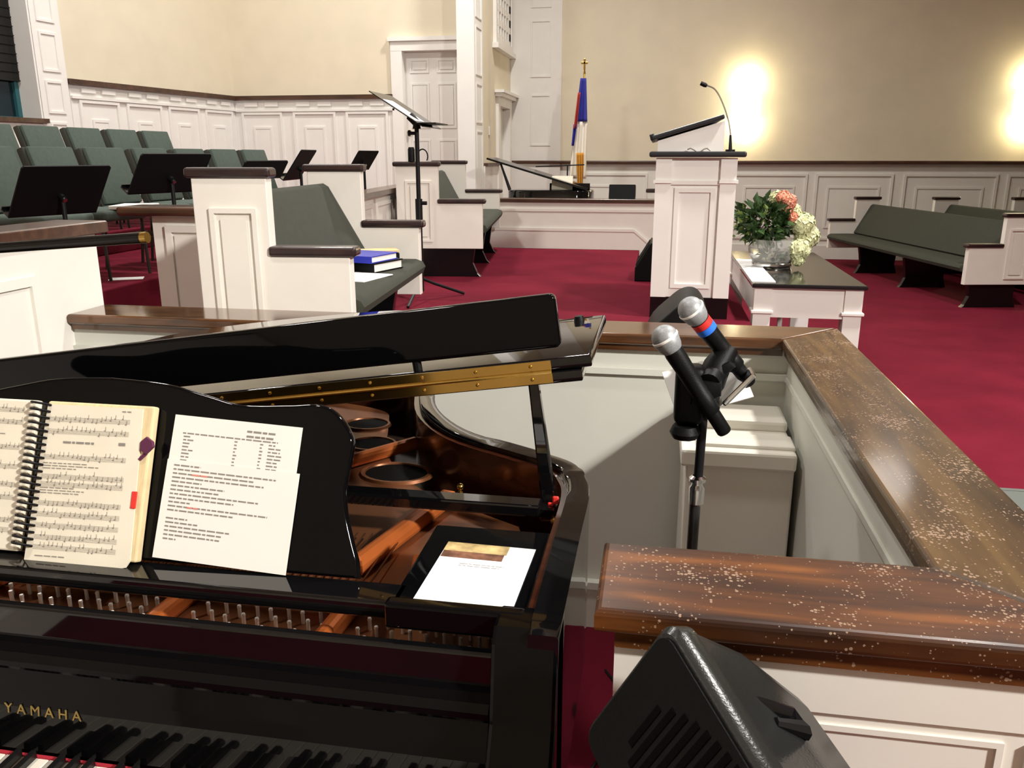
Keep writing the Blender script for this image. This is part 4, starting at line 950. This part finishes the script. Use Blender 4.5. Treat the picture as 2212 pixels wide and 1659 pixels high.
for k in range(22):
    yc = .012 + k*.0104
    b = MB(MD @ Matrix.Translation((-.945 , yc, .016)))
    b.tube([(.0185*math.cos(a), .0045*math.sin(a*.5), .012*math.sin(a)) for a in [j*PI/8*1.0 - .3 for j in range(11)]], .0021, 6); b.build('wire_coil', M['black_metal'], sb, True)
b = MB(MD @ Matrix.Translation((-.7545, .178, .0165))); b.prism([(0, -.014), (.011, -.002), (.009, .006), (-.002, .013), (-.011, .004), (-.010, -.008)], 0, .006, 'xy', .001); b.prism([(-.004, -.012), (-.013, -.022), (-.009, -.024), (.001, -.014)], 0.001, .004, 'xy'); b.build('purple_clip', M['purple'], sb)
b = MB(MD @ Matrix.Translation((-.7655, .094, .0195))); b.box(-.0045, .0045, -.013, .013, 0, .002, .001); b.build('red_tab', M['red'], sb)
sh = MB(MD @ Matrix.Translation((0, 0, .0008)) @ Matrix.Rotation(-.045, 4, 'Z')); sh.box(-.7345, -.524, .105, .196, 0, .0006)
s1_ = sh.build('sheet_music', M['paper']); tag(s1_, 'white sheet with a printed table, half covered by a lower sheet on the piano desk', 'paper')
b = MB(MD @ Matrix.Translation((0, 0, .0013)) @ Matrix.Rotation(-.045, 4, 'Z'))
textlines(b, -.612, -.566, (.180, .1725), .003, .0002, (1, .95)); textlines(b, -.717, -.56, (.168,), .002, .0002, (1,))
for col_, n_ in ((-.715, 9), (-.63, 11), (-.588, 11), (-.574, 11)):
    textlines(b, col_, col_ + (.025 if col_ < -.7 or col_ > -.58 else .006), [.163-.0052*k for k in range(n_)], .002, .0002)
o = b.build('printed_table', M['ink_soft'], s1_)
sh = MB(MD @ Matrix.Translation((0, .001, .003)) @ Matrix.Rotation(-.045, 4, 'Z')); sh.box(-.7345, -.5175, -.032+.008, .132-.006, 0, .0006)
s2_ = sh.build('sheet_music', M['paper']); tag(s2_, 'cream sheet of typed lines leaning in front on the piano desk, right of the songbook', 'paper')
b = MB(MD @ Matrix.Translation((0, .001, .0037)) @ Matrix.Rotation(-.045, 4, 'Z'))
fr = (.25, .95, .75, .85, .28, .5, .45, .82, .60, .2, .92, .62, 0, .2, .3, .6, .53, .52, .12)
textlines(b, -.722, -.545, [.117-.0062*k for k in range(19)], .0021, .0001, fr); b.build('typed_lines', M['ink_soft'], s2_)
b = MB(MD @ Matrix.Translation((0, .001, .0037)) @ Matrix.Rotation(-.045, 4, 'Z')); textlines(b, -.690, -.664, (.1046,), .0021, .0004, (1,)); textlines(b, -.69, -.672, (.0548,), .0021, .0004, (1,)); b.build('red_words', M['ink_red'], s2_)
# sheet on the side shelf
MS = Matrix(((1, 0, 0, -.240), (0, 1, 0, 1.082), (0, 0, 1, .9735), (0, 0, 0, 1))) @ Matrix.Rotation(-.03, 4, 'Z')
b = MB(MS); b.box(-.071, .071, -.100, .096, 0, .0006); s3 = b.build('printed_sheet', M['paper_bright'])
tag(s3, 'bright white sheet with a brown and gold picture, lying flat on the piano side shelf', 'paper')
b = MB(MS); b.box(-.071, .030, .066, .0955, .0007, .0010); b.build('picture_sky', M['photo_gold'], s3)
b = MB(MS); b.box(-.070, .027, .045, .066, .0007, .0010); b.build('picture_ground', M['photo_brown'], s3)
b = MB(MS); textlines(b, -.035, .035, (.027, .021), .0014, .0007, (1, .9)); b.build('printing', M['ink_soft'], s3)
for o_ in (s1_, s2_, s3): OFFS[o_.name] = (0, 0, 0)
# piano lamp bar
lp = thing('piano_lamp', 'thin black lamp bar with a brass tip reaching in from the left edge', 'lamp', (-1.50, 1.12, .985))
b = MB(); b.cyl((-.800, 1.20, 1.4465), (-1.36, 1.20, 1.402), .0088, n=16); b.build('lamp_shade', M['black_satin'], lp, True)
b = MB(); b.cyl((-.790, 1.20, 1.4473), (-.800, 1.20, 1.4465), .0088, n=16); b.build('end_cap', M['brass'], lp, True)
b = MB(); b.tube(smoothpts([(-1.36, 1.20, 1.402), (-1.47, 1.18, 1.38), (-1.50, 1.13, 1.25), (-1.50, 1.12, .995)], 6), .006, 8); b.build('arm', M['brass'], lp, True)
b = MB(); b.cyl((-1.50, 1.12, .973), (-1.50, 1.12, .990), .06, .05, 24); b.build('base', M['black'], lp, True)
# ================================================================ MICROPHONES
MX, MY = .112, 1.70
ms = thing('microphone_stand', 'black microphone stand with a chrome clutch, holding two microphones beside the piano', 'microphone stand', (MX, MY, 0))
b = MB(); b.cyl((MX-.010, MY, .03), (MX-.006, MY, .865), .0118, n=14); b.build('lower_pole', M['grey_plastic'], ms, True)
b = MB(); b.cyl((MX-.004, MY, .86), (MX, MY, 1.09), .0098, n=14); b.build('upper_pole', M['black_metal'], ms, True)
b = MB(); b.lathe([(.012, .845), (.0165, .85), (.0165, .885), (.012, .892), (.012, .897), (.018, .90), (.018, .907), (.011, .912)], (MX-.004, MY, 0), 18); b.build('clutch', M['chrome'], ms, True)
b = MB(); b.lathe([(0, .04), (.05, .04), (.12, .022), (.125, 0)], (MX-.01, MY, 0), 28); b.build('base', M['black_metal'], ms, True)
b = MB(); b.box(MX-.062, MX-.002, MY-.03, MY+.03, 1.030, 1.155, .014, 3); b.box(MX-.02, MX+.03, MY-.02, MY+.03, 1.045, 1.10, .01, 2); b.cyl((MX-.062, MY, 1.015), (MX-.012, MY, 1.015), .001, n=6); b.lathe([(0, 1.0), (.026, 1.003), (.032, 1.015), (.026, 1.03), (0, 1.03)], (MX-.037, MY-.02, 0), 10); b.build('clamp', M['black_plastic'], ms, True)
b = MB(); b.tube([(MX-.01, MY, 1.08), (MX+.01, MY, 1.12), (MX+.022, MY+.02, 1.15), (MX+.045, MY+.04, 1.185)], [.024, .030, .029, .022], 12); b.cyl((MX+.005, MY-.03, 1.125), (MX+.03, MY+.05, 1.15), .022, n=14); b.build('clip_bar', M['black_plastic'], ms, True)
b = MB(); b.prism([(MX+.02, 1.12), (MX+.058, 1.155), (MX+.045, 1.165), (MX+.03, 1.16), (MX+.015, 1.14)], MY-.01, MY+.03, 'xz', .006); b.build('clip', M['black_plastic'], ms, True)
b = MB(); b.prism([(MX-.03, 1.08), (MX+.03, 1.10), (MX+.03, 1.13), (MX-.02, 1.13)], MY-.04, MY-.01, 'xz', .006); b.build('clip', M['black_plastic'], ms, True)
b = MB(Matrix.Translation((MX+.03, MY+.06, 1.10)) @ Matrix.Rotation(math.radians(52), 4, 'X') @ Matrix.Rotation(.35, 4, 'Z')); b.box(-.105, .06, -.05, .06, 0, .004); b.build('tray_plate', M['white'], ms)
b = MB(Matrix.Translation((MX+.068, MY+.03, 1.105)) @ Matrix.Rotation(-math.radians(-40), 4, 'Y')); b.box(-.006, .006, -.03, .03, -.045, .045, .004); b.build('tray_bracket', M['chrome'], ms)
def mic(lab, head, tail, taped):
    t = thing('microphone', lab, 'microphone', tail, 'handheld microphones on the stand')
    h = V(head); q = V(tail); ax = (q-h).normalized(); L = (q-h).length
    up = V((0, 0, 1)); u = ax.cross(up).normalized(); w = u.cross(ax)
    Mx = Matrix(((u.x, w.x, ax.x, h.x), (u.y, w.y, ax.y, h.y), (u.z, w.z, ax.z, h.z), (0, 0, 0, 1)))
    R = .0268
    b = MB(Mx); pr = [(R*math.sin(a), -R*math.cos(a)) for a in [k*PI/18 for k in range(11)]] + [(R*1.0, .006), (.0235, .022), (.0195, .030)]
    b.lathe(pr, (0, 0, 0), 28); g_ = b.build('grille_head', M['mesh'], t, True)
    b = MB(Mx); b.lathe([(R*1.0, -.0025), (R*1.05, -.001), (R*1.05, .002), (R*1.0, .0035)], (0, 0, 0), 28); b.build('head_band', M['paper'], g_, True)
    b = MB(Mx); b.lathe([(.0195, .030), (.0205, .038), (.0185, .09), (.0178, .14), (.0190, .142), (.0190, L-.05), (.0175, L-.048)], (0, 0, 0), 22); b.build('handle', M['black_plastic'], t, True)
    b = MB(Mx); b.lathe([(.0150, L-.050), (.0150, L), (.013, L+.004), (0, L+.004)], (0, 0, 0), 20); b.build('tail_cap', M['black_plastic'], t, True)
    if taped:
        for z0, m_, nm in ((.031, 'mic_red', 'red_band'), (.046, 'mic_blue', 'blue_band')):
            b = MB(Mx); b.lathe([(.0208, z0), (.0214, z0), (.0212, z0+.0145), (.0206, z0+.0145)], (0, 0, 0), 22); b.build(nm, M[m_], t, True)
mic('handheld microphone with red and blue bands, the higher of the two on the stand', (.074, 1.70, 1.270), (.205, 1.76, 1.108), True)
mic('plain black handheld microphone, the lower and nearer of the two on the stand', (.024, 1.64, 1.222), (.152, 1.66, 1.028), False)
# ================================================================ CABINET IN THE PIT
cb = thing('storage_cabinet', 'off white plastic cabinet in the far right corner of the piano pit', 'cabinet', (.255, 2.36, 0))
b = MB(); b.box(.105, .392, 2.185, 2.53, 0, .76, .006); b.build('body', M['bin'], cb)
b = MB(); b.box(.090, .393, 2.165, 2.535, .755, .805, .008); b.box(.13, .393, 2.20, 2.30, .800, .815, .006); b.box(.13, .393, 2.36, 2.53, .800, .835, .010); b.build('lid', M['bin'], cb)
# ================================================================ SPEAKERS NEAR THE LEDGE
fm = thing('floor_monitor', 'dark rounded monitor speaker standing behind the wooden ledge, before the pulpit', 'speaker', (.14, 3.55, Z))
pr = [(.02, Z), (-.045, Z+.16), (-.02, Z+.335), (.06, Z+.43), (.115, Z+.475), (.165, Z+.482), (.20, Z+.455), (.222, Z+.40), (.225, Z+.30), (.21, Z)]
pr = [(p[0]-.0, p[1]) for p in smoothpts(pr, 4)]
b = MB(); b.prism(pr, 3.35, 3.75, 'xz', .012, 3); b.build('cabinet', M['black_plastic'], fm, True)
b = MB(); b.box(.20, .228, 3.37, 3.73, Z+.1, Z+.3, .004); b.build('side_plate', M['grey_plastic'], fm)
sp = thing('loudspeaker', 'black plastic loudspeaker in the foreground at the bottom, leaning before the near ledge', 'speaker', (.10, .74, .62))
T_ = V((.0287, .82, 1.086)); A_ = V((-.455, .125, -.882)).normalized(); B_ = V((.495, -.79, -.365)); B_ = (B_ - A_*B_.dot(A_)).normalized()
NS = A_.cross(B_); NS = NS if NS.dot(V((0, 0, EYE)) - T_) > 0 else -NS
SM = Matrix(((A_.x, B_.x, NS.x, T_.x), (A_.y, B_.y, NS.y, T_.y), (A_.z, B_.z, NS.z, T_.z), (0, 0, 0, 1)))
SW, SH, SD = .205, .40, .20
def loft(mb, rects):
    rings = [[mb._v(p) for p in r] for r in rects]
    n = len(rings[0]); fs = [mb.bm.faces.new(rings[0][::-1]), mb.bm.faces.new(rings[-1])]
    for a, c in zip(rings, rings[1:]):
        for k in range(n): fs.append(mb.bm.faces.new([a[k], a[(k+1) % n], c[(k+1) % n], c[k]]))
    bmesh.ops.recalc_face_normals(mb.bm, faces=fs)
    return fs
def rr(x0, x1, y0, y1, z, r):
    o = []
    for cx_, cy_, a in ((x1-r, y1-r, 0), (x0+r, y1-r, 90), (x0+r, y0+r, 180), (x1-r, y0+r, 270)):
        for k in range(5):
            t_ = math.radians(a + 22.5*k); o.append((cx_+r*math.cos(t_), cy_+r*math.sin(t_), z))
    return o
b = MB(SM)
loft(b, [rr(.006, SW-.006, .006, SH-.006, .0, .02), rr(0, SW, 0, SH, -.008, .022), rr(0, SW, 0, SH, -.03, .022), rr(.004, SW-.004, .004, SH-.004, -.036, .022), rr(.012, SW-.012, .02, SH-.02, -.10, .03), rr(.03, SW-.03, .06, SH-.06, -.17, .04), rr(.06, SW-.06, .10, SH-.10, -SD, .04)])
body = b.build('cabinet', M['grey_plastic'], sp, True)
b = MB(SM); loft(b, [rr(.010, SW-.010, .010, SH-.010, -.002, .018), rr(.010, SW-.010, .010, SH-.010, .0035, .018)]); b.build('front_baffle', M['black_plastic'], sp)
for k in range(21):
    y = .058 + .0148*k
    half_ = math.sqrt(max(0, 1-((y-.205)/.158)**2))*.088
    if half_ < .02: continue
    b = MB(SM); b.box(SW/2-half_, SW/2+half_, y, y+.0090, .0030, .0046, .0007, 1); b.build('grille_slot', M['grille'], sp)
b = MB(SM); b.ball((.090, .160, .006), .0042, 10); b.build('white_light', M['led_white'], sp, True)
b = MB(SM); b.ball((.098, .195, .006), .0040, 10); b.build('red_light', M['led_red'], sp, True)
b = MB(SM); b.lathe([(0, .006), (.013, .006), (.016, .003)], (.065, .175, 0), 20); b.build('horn_bezel', M['grille'], sp, True)
b = MB(SM); b.tube([(.012, .098, -.070), (.008, .122, -.100), (.008, .140, -.104), (.010, .128, -.074)], [.004, .010, .011, .006], 8); b.build('handle', M['black_satin'], sp, True)
pc = SM @ V((SW/2, SH*.55, -.12))
b = MB(); b.cyl((pc.x, pc.y, .05), (pc.x, pc.y, pc.z), .017, n=14); b.build('mounting_pole', M['black_metal'], sp, True)
b = MB(); b.lathe([(0, .05), (.05, .05), (.16, .02), (.165, 0)], (pc.x, pc.y, 0), 28); b.build('base', M['black_metal'], sp, True)
# cables on the pit floor
b = MB(); b.tube(smoothpts([(-.10, 2.30, .006), (-.02, 2.1, .006), (-.12, 1.8, .006), (-.05, 1.6, .006), (.02, 1.3, .006), (-.07, 1.1, .006)], 8), .004, 6); tag(b.build('black_cable', M['black_plastic'], None, True), 'thin black cable lying on the dark carpet between the piano and the near ledge', 'cable')
